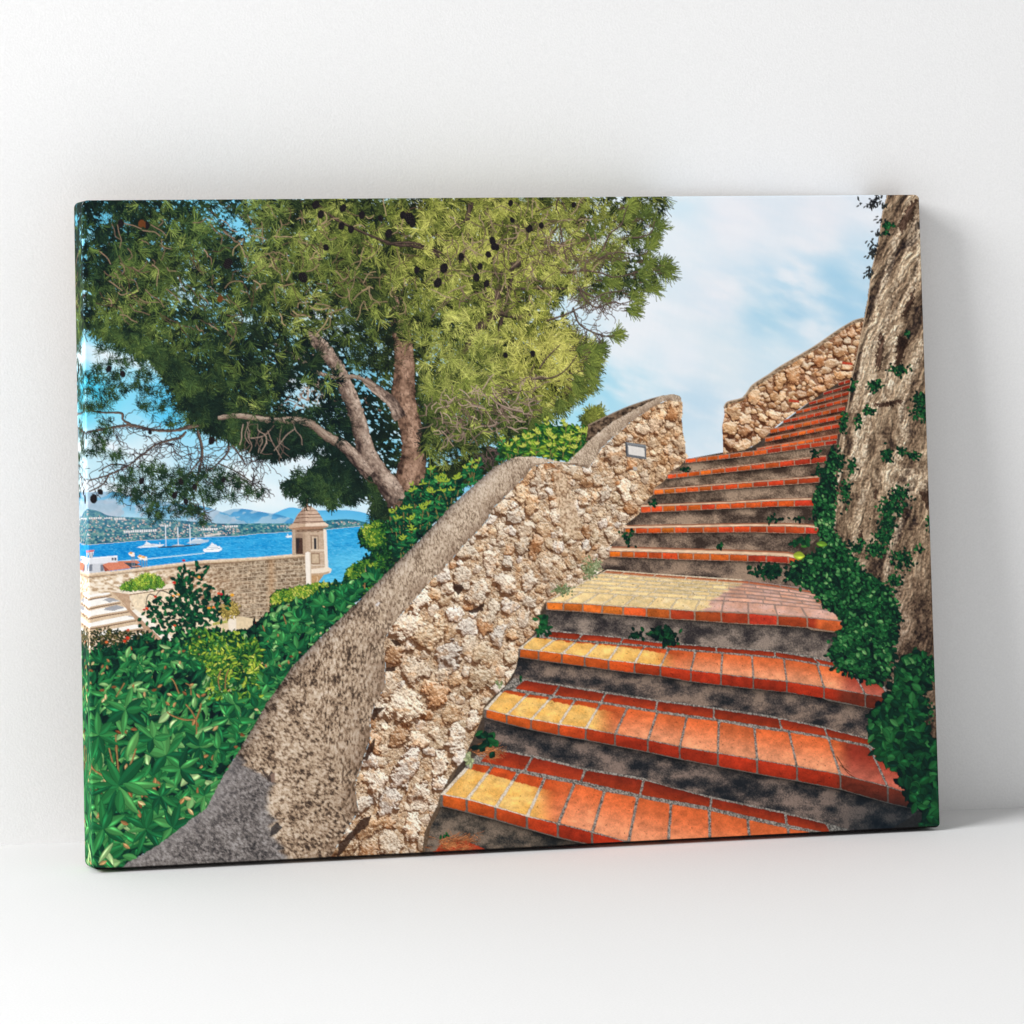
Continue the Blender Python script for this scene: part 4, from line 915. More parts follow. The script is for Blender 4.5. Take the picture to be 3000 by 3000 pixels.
COP_L = [(330, 2560), (381, 2523), (428, 2497), (470, 2470), (505, 2445), (562, 2398), (604, 2370), (624, 2331), (655, 2272), (687, 2220), (703, 2195), (745, 2125), (781, 2060), (820, 2006), (859, 1949), (910, 1897), (975, 1833), (1060, 1751), (1155, 1656), (1233, 1579), (1323, 1480), (1383, 1426), (1414, 1400), (1450, 1366), (1501, 1342)]

def paint_bush():
    b = [(244, 1925), (300, 1925), (400, 1905), (470, 1892), (520, 1870), (560, 1850), (640, 1850), (720, 1850), (780, 1800), (830, 1770), (900, 1760), (960, 1720), (1040, 1700), (1100, 1690)] + COP_L[::-1][8:] + [(270, 2556), (250, 2300)]
    sy, sx, M = region(b, 5, 20)
    X, Y = GX[sy, sx], GY[sy, sx]
    n = fbm(X / 24., Y / 18., 4, 61)
    put(sy, sx, M, ramp(n, [(.3, (4, 20, 26)), (.5, (8, 34, 34)), (.7, (16, 60, 44))]), P_BUSH)
    R = RS(301)
    # depth-sorted bands: leaves grow towards the bottom of the print
    band = lambda y0, y1, n, ln, wd, t0, t1, sd, a=None, j=3.: bunch([(246, y0), (1120, y0 - 40), (1120, y1 - 40), (246, y1)], n, ln, wd, GREEN, t0, t1, P_BUSH, sd, a, j)
    def clipb(y0, y1):
        q = [(246, y0), (700, y0 - 10), (1100, y0 - 60), (1100, y1 - 60), (246, y1)]
        return q
    def lay(y0, y1, n, ln, wd, t0, t1, sd, hl=.35):
        p = scatter(b, n * 4, sd)
        sl = (p[:, 0] - 246) * -.03
        p = p[(p[:, 1] > y0 + sl) & (p[:, 1] < y1 + sl)][:n]
        m = len(p)
        if not m: return
        r = RS(sd + 1)
        t = np.clip(t0 + (t1 - t0) * r.rand(m) ** 1.5 + (fbm(p[:, 0] / 40., p[:, 1] / 40., 3, 77) - .5) * .7, 0, 1)
        a = np.where(r.rand(m) < .5, -.6 + r.randn(m) * .6, r.rand(m) * 6.28)
        leaves(p[:, 0], p[:, 1], a, ln * (.6 + .7 * r.rand(m)), wd * (.6 + .7 * r.rand(m)), ramp(t, GREEN), P_BUSH, sd + 2, hl)
    for y0, y1, n, ln, wd in [(1690, 1960, 900, 20, 9), (1900, 2060, 900, 28, 11), (2000, 2200, 760, 38, 13), (2120, 2340, 520, 48, 16), (2280, 2560, 420, 58, 19)]:
        lay(y0, y1, n, ln * .9, wd, .0, .42, int(y0) + 1)
        lay(y0, y1, int(n * .8), ln, wd, .12, .62, int(y0) + 11)
        k = max(4, int(n / 26))
        p = scatter(b, k * 8, int(y0) + 21); p = p[(p[:, 1] > y0) & (p[:, 1] < y1)][:k]
        whorls([(x, y, R.uniform(.7, 1.15)) for x, y in p], 8, ln * 1.15, wd * 1.05, GREEN, .25, .72, P_BUSH, int(y0) + 31)
        lay(y0, y1, int(n * .28), ln, wd, .45, .95, int(y0) + 41, .5)
        # dead leaves and bright specks between
        q = scatter(b, 400, int(y0) + 51); q = q[(q[:, 1] > y0) & (q[:, 1] < y1)][:int(20 + n * .03)]
        leaves(q[:, 0], q[:, 1], R.rand(len(q)) * 6.28, np.full(len(q), ln * .4), np.full(len(q), wd * .5), ramp(R.rand(len(q)), [(0, (120, 66, 40)), (.5, (196, 140, 90)), (1, (230, 206, 150))]), P_BUSH, int(y0) + 52)
    # yellow-lit top of the middle bush
    bunch([(560, 1850), (700, 1850), (760, 1880), (760, 1980), (620, 1960), (540, 1900)], 520, 15, 6, LIME, .2, .85, P_BUSH, 331)
    bunch([(600, 1930), (760, 1900), (760, 2050), (600, 2060)], 330, 18, 6, LIME, .2, .9, P_BUSH, 333, -.5, .8)
    # stems
    for pts, w in [([(350, 2305), (346, 2240), (340, 2170), (340, 2150)], 4.5), ([(348, 2300), (330, 2230), (320, 2190)], 4), ([(352, 2300), (372, 2260), (390, 2220), (402, 2180)], 5), ([(345, 2298), (310, 2275), (272, 2250), (262, 2215)], 5), ([(575, 2107), (540, 2107), (505, 2095), (490, 2085)], 4), ([(575, 2107), (560, 2080), (545, 2062)], 4), ([(575, 2107), (585, 2080), (590, 2060)], 5), ([(574, 2106), (576, 2140), (575, 2150)], 4), ([(488, 2150), (486, 2190), (478, 2230)], 4), ([(525, 2030), (510, 1995), (500, 1985)], 3.5), ([(275, 2500), (300, 2430), (302, 2410)], 4), ([(560, 2035), (558, 2010), (545, 2000)], 3), ([(645, 2020), (640, 1990), (648, 1960)], 3), ([(660, 2016), (662, 1985), (670, 1960)], 3), ([(365, 2000), (340, 2040)], 3), ([(1068, 1725), (1070, 1690)], 3), ([(770, 1832), (785, 1880)], 3), ([(840, 1830), (830, 1800)], 3)]:
        stroke(pts, w, w * .7, bark((206, 164, 110), (150, 110, 66), (80, 58, 38), -.2, 7, 33, .6), P_STEM)
    # big near whorls at the bottom
    whorls([(350, 2300, 1.25), (303, 2425, 1.0), (428, 2425, .9), (505, 2420, .9), (486, 2210, 1.05), (370, 2080, .9), (290, 2150, .9), (640, 2190, .8), (585, 2185, .7), (450, 2160, .8), (670, 2100, .7), (530, 2250, .8), (470, 2330, .7), (600, 2330, .6), (690, 2060, .6)], 9, 74, 22, GREEN, .3, .75, P_BUSH, 341, -1.2, 3.0, .8, .5)
    leaves(np.array([360., 362, 345, 340, 352, 372, 330]), np.array([2296., 2294, 2310, 2312, 2312, 2216, 2300]), np.array([.1, .42, 1.35, 1.9, 1.7, -1.1, 2.75]), np.array([105., 76, 66, 70, 60, 74, 78]), np.array([20., 26, 22, 14, 26, 24, 12]), ramp(np.array([.72, .66, .6, .4, .58, .78, .4]), GREEN), P_BUSH, 345, .35, .25)
    # leaves against the coping's edge
    whorls([(912, 1800, 1.), (940, 1770, 1.), (975, 1765, .9), (1010, 1750, 1.05), (1040, 1735, .9), (880, 1810, 1.), (850, 1850, 1.), (870, 1900, 1.), (830, 1880, .9), (800, 1930, .9), (780, 2000, 1.), (810, 1975, .8), (750, 2070, 1.), (700, 2140, .9), (690, 2170, .8), (650, 2230, .8), (1090, 1690, 1.), (1100, 1700, .9), (930, 1830, .9), (890, 1850, .9), (790, 1860, .9), (1000, 1790, .9), (960, 1810, .9), (740, 2030, .8)], 6, 34, 17, GREEN, .3, .72, P_BUSH, 351, -1.4, 1.7, .95, .3)
    # laurel shoots behind the lower coping and between the ramps
    def shoots(ts, pid, seed, ln, wd, t0, t1, rp, hgt):
        r = RS(seed)
        for (x, y, h) in ts:
            h = h * hgt; lean = r.randn() * .16
            tip = (x + lean * h, y - h)
            line([(x, y), ((x + tip[0]) / 2 + r.randn() * 3, (y + tip[1]) / 2), tip], 2., (128, 112, 66), pid)
            k = max(4, int(h / 8.))
            f = np.sort(r.rand(2 * k)); sd = np.where(r.rand(2 * k) < .5, -1, 1)
            xs = x + (tip[0] - x) * f + r.randn(2 * k) * 2; ys = y + (tip[1] - y) * f + r.randn(2 * k) * 2
            el = r.uniform(-.9, .5, 2 * k) - .5 * f
            a = np.where(sd < 0, np.pi - el, el)
            L = ln * (1.1 - .45 * f) * r.uniform(.7, 1.3, 2 * k)
            t = np.clip(t0 + (t1 - t0) * r.rand(2 * k) ** 1.4 + .12 * (f > .88), 0, 1)
            leaves(xs, ys, a, L, np.full(2 * k, wd) * r.uniform(.55, 1.15, 2 * k), ramp(t, rp), pid, r.randint(1e6), .5, .9)
            leaves(np.repeat(tip[0], 3), np.repeat(tip[1] + 2, 3), -1.57 + np.array([-.8, .1, .9]) + r.randn(3) * .3, np.full(3, ln * .6), np.full(3, wd * .5), ramp(np.full(3, min(1, t1 + .12)), LIME), pid, r.randint(1e6), .3)
    blob = [(1150, 1520), (1190, 1450), (1215, 1430), (1260, 1405), (1330, 1405), (1356, 1420), (1352, 1440), (1300, 1500), (1240, 1570), (1170, 1640), (1150, 1650), (1148, 1560)]
    flat(blob, (20, 46, 34), P_LAUR, 10, 6, 4, 3)
    bunch(blob, 420, 15, 7, GREEN, .1, .55, P_LAUR, 361)
    T1 = [(1165, 1600, 80), (1180, 1560, 70), (1195, 1580, 60), (1208, 1500, 62), (1222, 1490, 70), (1240, 1520, 80), (1255, 1470, 96), (1270, 1530, 120), (1275, 1480, 74), (1290, 1500, 90), (1300, 1470, 70), (1315, 1480, 80), (1330, 1465, 62), (1340, 1450, 50), (1230, 1550, 60), (1200, 1610, 60), (1175, 1640, 60), (1250, 1550, 70), (1310, 1500, 60), (1285, 1520, 80), (1150, 1560, 60)]
    shoots(sorted(T1 + [(x + 9, y - 12, h * .9) for x, y, h in T1], key=lambda a: a[1] - a[2]), P_LAUR, 363, 21, 8, .1, .66, GREEN, 1.0)
    shoots([(1380, 1425, 70), (1394, 1415, 66), (1372, 1420, 50), (1470, 1358, 50), (1482, 1345, 60), (1500, 1340, 44), (1388, 1410, 40)], P_LAUR, 365, 20, 8, .3, .7, GREEN, 1.0)
    blob2 = [(1462, 1345), (1470, 1310), (1500, 1290), (1530, 1268), (1580, 1250), (1640, 1245), (1690, 1250), (1735, 1265), (1742, 1280), (1700, 1320), (1665, 1352), (1600, 1340), (1520, 1336)]
    flat(blob2, (34, 66, 34), P_LAU2, 10, 6, 4, 3)
    bunch(blob2, 420, 15, 7, LIME, .12, .55, P_LAU2, 371)
    T2 = [(1490, 1340, 46), (1510, 1335, 60), (1530, 1335, 70), (1550, 1330, 66), (1570, 1330, 84), (1590, 1335, 130), (1600, 1335, 90), (1620, 1335, 70), (1640, 1340, 84), (1648, 1325, 110), (1660, 1345, 80), (1680, 1340, 70), (1690, 1320, 76), (1705, 1310, 60), (1720, 1295, 46), (1735, 1285, 44), (1560, 1340, 50), (1610, 1345, 50), (1640, 1348, 40), (1670, 1350, 50), (1530, 1340, 40)]
    shoots(sorted(T2 + [(x + 8, y - 6, h * .8) for x, y, h in T2], key=lambda a: a[1] - a[2]), P_LAU2, 373, 20, 8, .18, .8, LIME, .82)
paint_shrubs()
paint_bush()
# --- the stone wall with its rough coping
P_WALL = part('printed_stone_wall', None, 'printed rubble stone wall stepping up beside the brick stairs')
P_COP = part('coping', 'printed_stone_wall', 'printed rough grey mortar coping running up the wall')
P_PLQ = part('plaque', 'printed_stone_wall', 'printed white plaque in a grey frame on the wall')
P_FARW = part('printed_upper_stone_wall', None, 'printed tan stone wall at the top of the stairs')
P_FCOP = part('coping', 'printed_upper_stone_wall')

def stonework(mask_reg, stones, palette, mortar, light=(.45, -.9), relief=1.0, detail=1.0, pid=None, seed=1, pits=1.0, shade=None, sc=None):
    """lay stones (x, y, r, aspect, tilt) into a relief and light it from one side: ink colours for a printed wall"""
    sy, sx, M = mask_reg
    X, Y = GX[sy, sx], GY[sy, sx]
    h, w = X.shape
    H = np.zeros((h, w), np.float32); S = np.full((h, w), -1, np.int32)
    y0, x0 = sy.start, sx.start
    r = RS(seed)
    scale = sc(X, Y) if sc is not None else np.ones_like(X)
    wx = (fbm(X / 9. , Y / 9., 3, seed + 5) - .5); wy = (fbm(X / 9., Y / 9., 3, seed + 15) - .5)
    bx = (fbm(X / 26. , Y / 26., 2, seed + 6) - .5); by = (fbm(X / 26., Y / 26., 2, seed + 16) - .5)
    for i, (cx, cy, rad, asp, tl) in enumerate(stones):
        q = to_r([(cx, cy)])[0] - (x0, y0); m = int(rad * 1.9) + 3
        a0, a1 = max(int(q[0]) - m, 0), min(int(q[0]) + m, w); b0, b1 = max(int(q[1]) - m, 0), min(int(q[1]) + m, h)
        if a1 <= a0 or b1 <= b0: continue
        dx = X[b0:b1, a0:a1] - cx + wx[b0:b1, a0:a1] * rad * .55 + bx[b0:b1, a0:a1] * rad * .6
        dy = Y[b0:b1, a0:a1] - cy + wy[b0:b1, a0:a1] * rad * .55 + by[b0:b1, a0:a1] * rad * .6
        c, s = np.cos(tl), np.sin(tl)
        u = (dx * c + dy * s) / asp; v = (-dx * s + dy * c) * asp
        th = np.arctan2(v, u); ph = r.rand(4) * 6.28
        R = rad * (1 + .10 * np.cos(2 * th + ph[0]) + .12 * np.cos(3 * th + ph[1]) + .07 * np.cos(5 * th + ph[2]))
        # a few straight breaks make the outline angular
        d = np.hypot(u, v) / R
        for k in range(4):
            an = ph[3] + k * 1.57 + r.randn() * .35; off = r.uniform(.74, .98)
            d = np.maximum(d, (u * np.cos(an) + v * np.sin(an)) / (rad * off))
        f = np.clip(1 - d ** 2.4, 0, 1)
        tx, ty = r.randn(2) * .22
        hh = rad * .62 * (f ** .3) * r.uniform(.75, 1.25) + (dx * tx + dy * ty) * f ** .5
        ridge = np.abs(u * np.cos(ph[1]) + v * np.sin(ph[1]) + rad * r.uniform(-.3, .3)) * r.uniform(.0, .35)
        hh = hh - ridge * f
        ins = (d < 1) & (hh > H[b0:b1, a0:a1])
        H[b0:b1, a0:a1][ins] = hh[ins]; S[b0:b1, a0:a1][ins] = i
    n1 = fbm(X / 7., Y / 7., 4, seed + 25) - .5
    n2 = fbm(X / 2.6, Y / 2.6, 3, seed + 35) - .5
    n0 = fbm(X / 22., Y / 22., 3, seed + 45) - .5
    base = H * relief * scale
    det = (n1 * 6.5 * detail + n2 * 2.6 * detail + n0 * 7 * detail)
    mort = S < 0
    HH = base + det * np.where(mort, .9, .62)
    gx = np.gradient(HH, axis=1); gy = np.gradient(HH, axis=0)
    lx, ly = light
    nz = 1 / np.sqrt(gx * gx + gy * gy + 1)
    lam = (-gx * lx - gy * ly) * nz * .8 + nz * .5
    # cast shadow: march towards the light over the relief
    sh = np.zeros_like(HH)
    for k in range(1, 9):
        ddx, ddy = int(round(lx * k * 1.7)), int(round(ly * k * 1.7))
        Hs = np.roll(np.roll(HH, -ddy, 0), -ddx, 1)
        sh = np.maximum(sh, (Hs - HH) - k * 1.45)
    shd = sst(.0, 3.2, sh)
    lum = np.clip(.56 + lam * .62, 0, 1.25) * (1 - .66 * shd)
    pal = np.array(palette, np.float32)
    idc = RS(seed + 2).randint(0, len(pal), len(stones) + 1)
    jit = RS(seed + 3).uniform(.88, 1.08, len(stones) + 1).astype(np.float32)
    alb = pal[idc][S] * jit[S][..., None]
    alb = np.where(mort[..., None], np.asarray(mortar, np.float32), alb)
    alb = alb * (1 + (n0 * .22 + n1 * .2)[..., None])
    rust = sst(.1, .26, fbm(X / 15. + 40, Y / 15., 3, seed + 65) - .45)
    alb = mix(alb, alb * C(.94, .78, .6), rust * .45)
    lit = alb * 1.04
    dark = alb * C(.40, .28, .21)
    col = mix(dark, lit, np.clip(lum * 1.02 - .08, 0, 1))
    col = mix(col, C(252, 244, 230), sst(.82, 1.12, lum) * .55)
    pt = sst(.62, .72, fbm(X / 3.4, Y / 3.0, 3, seed + 75)) * pits
    col = mix(col, col * C(.42, .33, .27), pt * np.where(mort, .85, .6))
    if shade is not None:
        col = shade(col, X, Y)
    put(sy, sx, M, np.clip(col, 0, 255), pid)

def fill_stones(poly, fixed, rfun, n, seed, gap=.92):
    r = RS(seed); out = list(fixed)
    p = scatter(poly, n, seed)
    P = [np.array([s[0], s[1]]) for s in out]; Rr = [s[2] * 1.1 for s in out]
    for x, y in p:
        rad = rfun(x, y) * r.choice([1., .72, .5, .36], p=[.25, .3, .25, .2]) * r.uniform(.85, 1.15)
        if P:
            d = np.hypot(*(np.array(P) - (x, y)).T)
            if np.any(d < (np.array(Rr) + rad) * gap): continue
        P.append(np.array([x, y])); Rr.append(rad)
        out.append((x, y, rad, r.uniform(.82, 1.22), r.uniform(-.9, .9)))
    return out

COP_R = [(961, 2520), (979, 2494), (1012, 2435), (1050, 2378), (1040, 2300), (1064, 2225), (1086, 2163), (1085, 2105), (1098, 2064), (1130, 2010), (1129, 1955), (1124, 1883), (1145, 1836), (1197, 1776), (1230, 1740), (1259, 1703), (1292, 1672), (1323, 1640), (1362, 1592), (1401, 1555), (1427, 1525), (1445, 1490), (1484, 1450), (1535, 1400), (1561, 1366), (1602, 1356), (1656, 1358), (1703, 1367), (1723, 1372), (1738, 1355), (1763, 1312), (1804, 1275), (1854, 1231), (1905, 1197), (1952, 1173), (1985, 1160)]
WALL_R = [(2000, 1181), (1999, 1201), (1997, 1228), (2000, 1261), (2006, 1295), (2009, 1326), (2017, 1338), (2006, 1349), (1990, 1370), (1966, 1385), (1952, 1396), (1940, 1426), (1912, 1457), (1908, 1480), (1874, 1500), (1858, 1530), (1827, 1548), (1822, 1590), (1805, 1610), (1783, 1632), (1772, 1665), (1736, 1692), (1669, 1724), (1635, 1741), (1597, 1763), (1582, 1792), (1580, 1836), (1555, 1866), (1524, 1893), (1518, 1938), (1505, 1969), (1477, 2013), (1431, 2052), (1415, 2075), (1412, 2100), (1398, 2134), (1373, 2190), (1361, 2224), (1324, 2263), (1290, 2325), (1283, 2354), (1268, 2385), (1243, 2438), (1236, 2510)]

def rw(x, y):
    """how big things look along the wall on the print"""
    t = np.clip((np.asarray(x, float) - 1000) / 1000. + (2300 - np.asarray(y, float)) / 2400., 0, 2) / 1.45
    return 58 * (1 - t) + 20 * t

def paint_wall():
    # dark back of the wall behind the upper ramp
    bk = [(1716, 1292), (1723, 1245), (1787, 1214), (1837, 1192), (1898, 1171), (1945, 1158), (1900, 1185), (1837, 1215), (1787, 1245), (1736, 1290)]
    sy, sx, M = region(bk); X, Y = GX[sy, sx], GY[sy, sx]
    put(sy, sx, M, ramp(fbm(X / 7, Y / 5, 4, 3), [(.3, (44, 34, 28)), (.5, (92, 74, 60)), (.7, (138, 114, 92))]), P_WALL)
    line(bk[1:6], 2.2, (150, 130, 112), P_WALL)
    body = COP_R + WALL_R
    F = [(1197, 1825, 50, 1.15, -.6), (1254, 1862, 46, 1.2, -.6), (1334, 1797, 27, 1, .2), (1370, 1836, 30, 1.3, -.1), (1396, 1735, 38, .85, .2), (1357, 1688, 30, .8, .1), (1272, 1740, 20, 1.1, -.3), (1440, 1792, 31, .75, .4), (1155, 1916, 36, 1.1, -.3), (1212, 1962, 45, 1.1, -.1), (1316, 1924, 46, .8, .2), (1373, 1890, 30, .85, .2), (1414, 1916, 35, .9, 0), (1414, 1988, 40, 1.1, -.5), (1279, 2035, 40, 1, .3), (1186, 2068, 56, 1.05, -.5), (1129, 2014, 38, .8, .2), (1323, 2092, 32, .9, .2), (1388, 2105, 26, .8, .3), (1492, 1924, 22, .9, .2), (1190, 2252, 52, .72, .25), (1232, 2336, 38, .85, .3), (1205, 2415, 38, .8, .2), (1286, 2238, 32, .8, .3), (1336, 2165, 36, .8, .4), (1174, 2155, 34, 1.3, -.6), (1100, 2290, 40, .75, .2), (1080, 2420, 44, 1.2, -.5), (1140, 2350, 40, .8, .3), (1140, 2470, 40, .9, 0), (1582, 1400, 32, .66, .08), (1511, 1510, 24, 1, .1), (1568, 1596, 27, .75, .2), (1716, 1554, 20, .75, .2), (1797, 1334, 27, 1, .35), (1925, 1237, 28, .85, .3), (1965, 1207, 24, 1, .2), (1992, 1304, 24, .75, 0), (1908, 1297, 18, .85, .2), (1958, 1317, 17, .85, 0), (1962, 1243, 16, .9, 0), (1884, 1253, 22, 1.1, .1), (1851, 1391, 17, 1, 0), (1888, 1395, 17, .9, 0), (1935, 1388, 23, .8, -.3), (1858, 1428, 14, 1, 0), (1831, 1438, 25, .7, .05), (1716, 1415, 18, 1.1, 0), (1773, 1445, 23, .9, 0), (1804, 1459, 15, .9, 0), (1710, 1459, 23, .9, 0), (1693, 1395, 15, 1.1, .3), (1528, 1597, 24, .85, .1), (1635, 1603, 18, 1, 0), (1477, 1708, 36, .9, .2), (1716, 1600, 18, .8, .2), (1740, 1573, 18, .7, .1), (1696, 1627, 22, .75, 0), (1985, 1262, 16, .8, 0), (1978, 1345, 18, 1, 0), (1975, 1180, 14, 1.2, .2), (1550, 1700, 30, .8, .2), (1600, 1660, 26, .85, .1), (1440, 1640, 28, .8, .2), (1420, 1830, 26, .9, 0), (1460, 1860, 30, .8, .3), (1535, 1810, 24, .8, 0)]
    stones = fill_stones(body, F, lambda x, y: rw(x, y) * .82, 5200, 9, .8)
    stones.sort(key=lambda s: s[2])
    reg = region(body, 1.5, 8)
    def shade(col, X, Y):
        up = sst(1750, 2000, X)
        col = mix(col, col * C(1., .91, .8), up * .7)
        e = sst(40, 0, yat(sorted(COP_R), X) * 0 + 0) * 0
        return col
    pal = [(252, 236, 214), (248, 228, 200), (238, 210, 172), (250, 232, 208), (228, 192, 150), (246, 222, 192), (216, 168, 122), (250, 238, 224)]
    stonework(reg, stones, pal, (220, 192, 158), (.42, -.9), 1.0, 1.0, P_WALL, 11, 1.0, shade, lambda X, Y: np.ones_like(X))
    # smoother run of mortar in the middle
    sy, sx, M = region([(1620, 1385), (1655, 1385), (1670, 1440), (1700, 1520), (1690, 1580), (1650, 1560), (1630, 1480)], 4, 9)
    X, Y = GX[sy, sx], GY[sy, sx]
    put(sy, sx, M, ramp(fbm(X / 4, Y / 5.5, 4, 8), [(.3, (130, 98, 72)), (.46, (206, 176, 144)), (.7, (238, 214, 184))]), P_WALL, .8)
    # ---- the coping
    cop = COP_L + [(1528, 1337), (1560, 1338), (1588, 1342), (1635, 1351), (1662, 1355), (1696, 1322), (1736, 1282), (1787, 1241), (1837, 1211), (1888, 1184), (1938, 1160), (1965, 1155), (1985, 1157), (1995, 1166), (1996, 1180), (1985, 1176)] + COP_R[::-1][1:]
    sy, sx, M = region(cop, 2.2, 9)
    sy0, sx0, M0 = region(cop[:40] + [(1985, 1176)] + COP_R[::-1][1:])
    X, Y = GX[sy, sx], GY[sy, sx]
    el = COP_L
    dl = X - np.interp(Y, [p[1] for p in el[::-1]], [p[0] for p in el[::-1]])       # distance right of the left edge
    size = rw(X, Y) / 34.
    # grain runs across the ramp
    ax, ay = X * .80 + Y * .6, -X * .6 + Y * .80
    n1 = fbm(ax / (4.6 * size), ay / (3.2 * size), 3, 71)
    n2 = fbm(X / 40., Y / 40., 4, 73)
    n3 = fbm(ax / 2.2, ay / 1.6, 2, 75)
    k = n1 * .7 + n3 * .3 + (n2 - .5) * .38
    near = sst(1250, 950, X)
    c_up = ramp(k, [(.24, (112, 92, 76)), (.38, (164, 142, 120)), (.5, (206, 184, 160)), (.64, (224, 204, 182)), (.8, (240, 226, 208))])
    c_dn = ramp(k, [(.26, (58, 46, 40)), (.4, (122, 100, 82)), (.5, (178, 152, 126)), (.62, (206, 184, 160)), (.8, (232, 216, 198))])
    col = mix(c_up, c_dn, near)
    # darker weathering at the coping's foot
    dr = np.interp(Y, [p[1] for p in COP_R[::-1]], [p[0] for p in COP_R[::-1]]) - X
    wz = np.exp(-np.clip(dr, 0, 400) / (26 * size + 8)) * sst(.38, .58, n2 + .04)
    col = mix(col, col * C(.62, .56, .52), wz * .9)
    # rounded edge turning away from the sun on the left
    edge = np.exp(-np.clip(dl, 0, 999) / (12 * size + 2)) * (Y > 1345)
    col = mix(col, col * C(.62, .62, .66), np.clip(edge * 1.0, 0, 1))
    # bottom part: the side facing left lies in shade
    B = [(2250, 740), (2290, 795), (2335, 785), (2385, 797), (2448, 800), (2486, 835), (2520, 838)]
    xb = np.interp(Y, [-1e4, 2120, 2180] + [b[0] for b in B], [0, 560, 660] + [b[1] for b in B]) + (fbm(Y / 18. + 0 * X, X * 0 + 3, 3, 3) - .5) * 50
    xb = np.where(Y < 2170, 0, xb)
    shd = sst(12, -14, X - xb) * sst(2140, 2250, Y)
    g = ramp(n1 * .6 + n3 * .4 + (n2 - .5) * .3, [(.25, (52, 50, 52)), (.42, (96, 90, 88)), (.55, (130, 122, 118)), (.75, (170, 164, 162))])
    g = mix(g, C(156, 150, 150), np.exp(-np.clip(dl, 0, 999) / 40.) * .5)
    col = mix(col, g, shd)
    put(sy, sx, M, np.clip(col, 0, 255), P_COP)
    # holes and dark hollows under the first stones
    for pts in ([(1062, 2225), (1078, 2190), (1098, 2160), (1094, 2200), (1074, 2226)], [(1086, 2106), (1096, 2070), (1130, 2072), (1108, 2092), (1095, 2112)], [(1040, 2420), (1060, 2400), (1090, 2385), (1076, 2420), (1040, 2446), (1010, 2490), (985, 2512), (996, 2470)], [(1145, 1872), (1165, 1876), (1176, 1890), (1160, 1896)], [(1130, 1955), (1160, 1955), (1160, 1965), (1128, 1966)], [(1330, 1710), (1352, 1712), (1362, 1722), (1345, 1745), (1328, 1728)], [(1330, 1742), (1340, 1760), (1330, 1745)], [(1368, 1790), (1395, 1780), (1420, 1768), (1415, 1790), (1385, 1796)]):
        flat(pts, (52, 34, 26), P_WALL, 10, 4, 3, 2, .85)
    flat([(770, 2262), (786, 2286), (800, 2292), (806, 2266), (796, 2258), (786, 2270), (764, 2246)], (56, 46, 44), P_COP, 8, 4, 2, 3, .8)
    flat([(792, 2268), (806, 2262), (806, 2288), (796, 2292)], (150, 122, 108), P_COP, 6, 4, 1, 3, .8)
    flat([(795, 2420), (815, 2405), (828, 2424), (812, 2442), (792, 2450)], (48, 44, 46), P_COP, 8, 4, 3, 3, .8)
    flat([(1099, 1772), (1108, 1762), (1114, 1764), (1106, 1776)], (232, 228, 230), P_COP, 5, 3, 1, 3, .8)
    # plaque
    def q(p): return [(1400 + a / 2.972, 1100 + b / 2.972) for a, b in p]
    flat(q([(1280, 575), (1300, 580), (1462, 604), (1468, 728), (1440, 728), (1288, 706)]), (106, 108, 112), P_PLQ, 8, 3)
    flat(q([(1290, 582), (1462, 606), (1462, 622), (1300, 600)]), (132, 136, 140), P_PLQ, 5, 3)
    flat(q([(1280, 575), (1292, 582), (1300, 706), (1288, 704)]), (66, 68, 74), P_PLQ, 5, 3)
    flat(q([(1306, 608), (1448, 632), (1452, 708), (1312, 686)]), (228, 222, 216), P_PLQ, 4, 4)
    flat(q([(1350, 795), (1385, 795), (1385, 825), (1352, 825)]), (186, 176, 168), P_WALL, 6, 3)

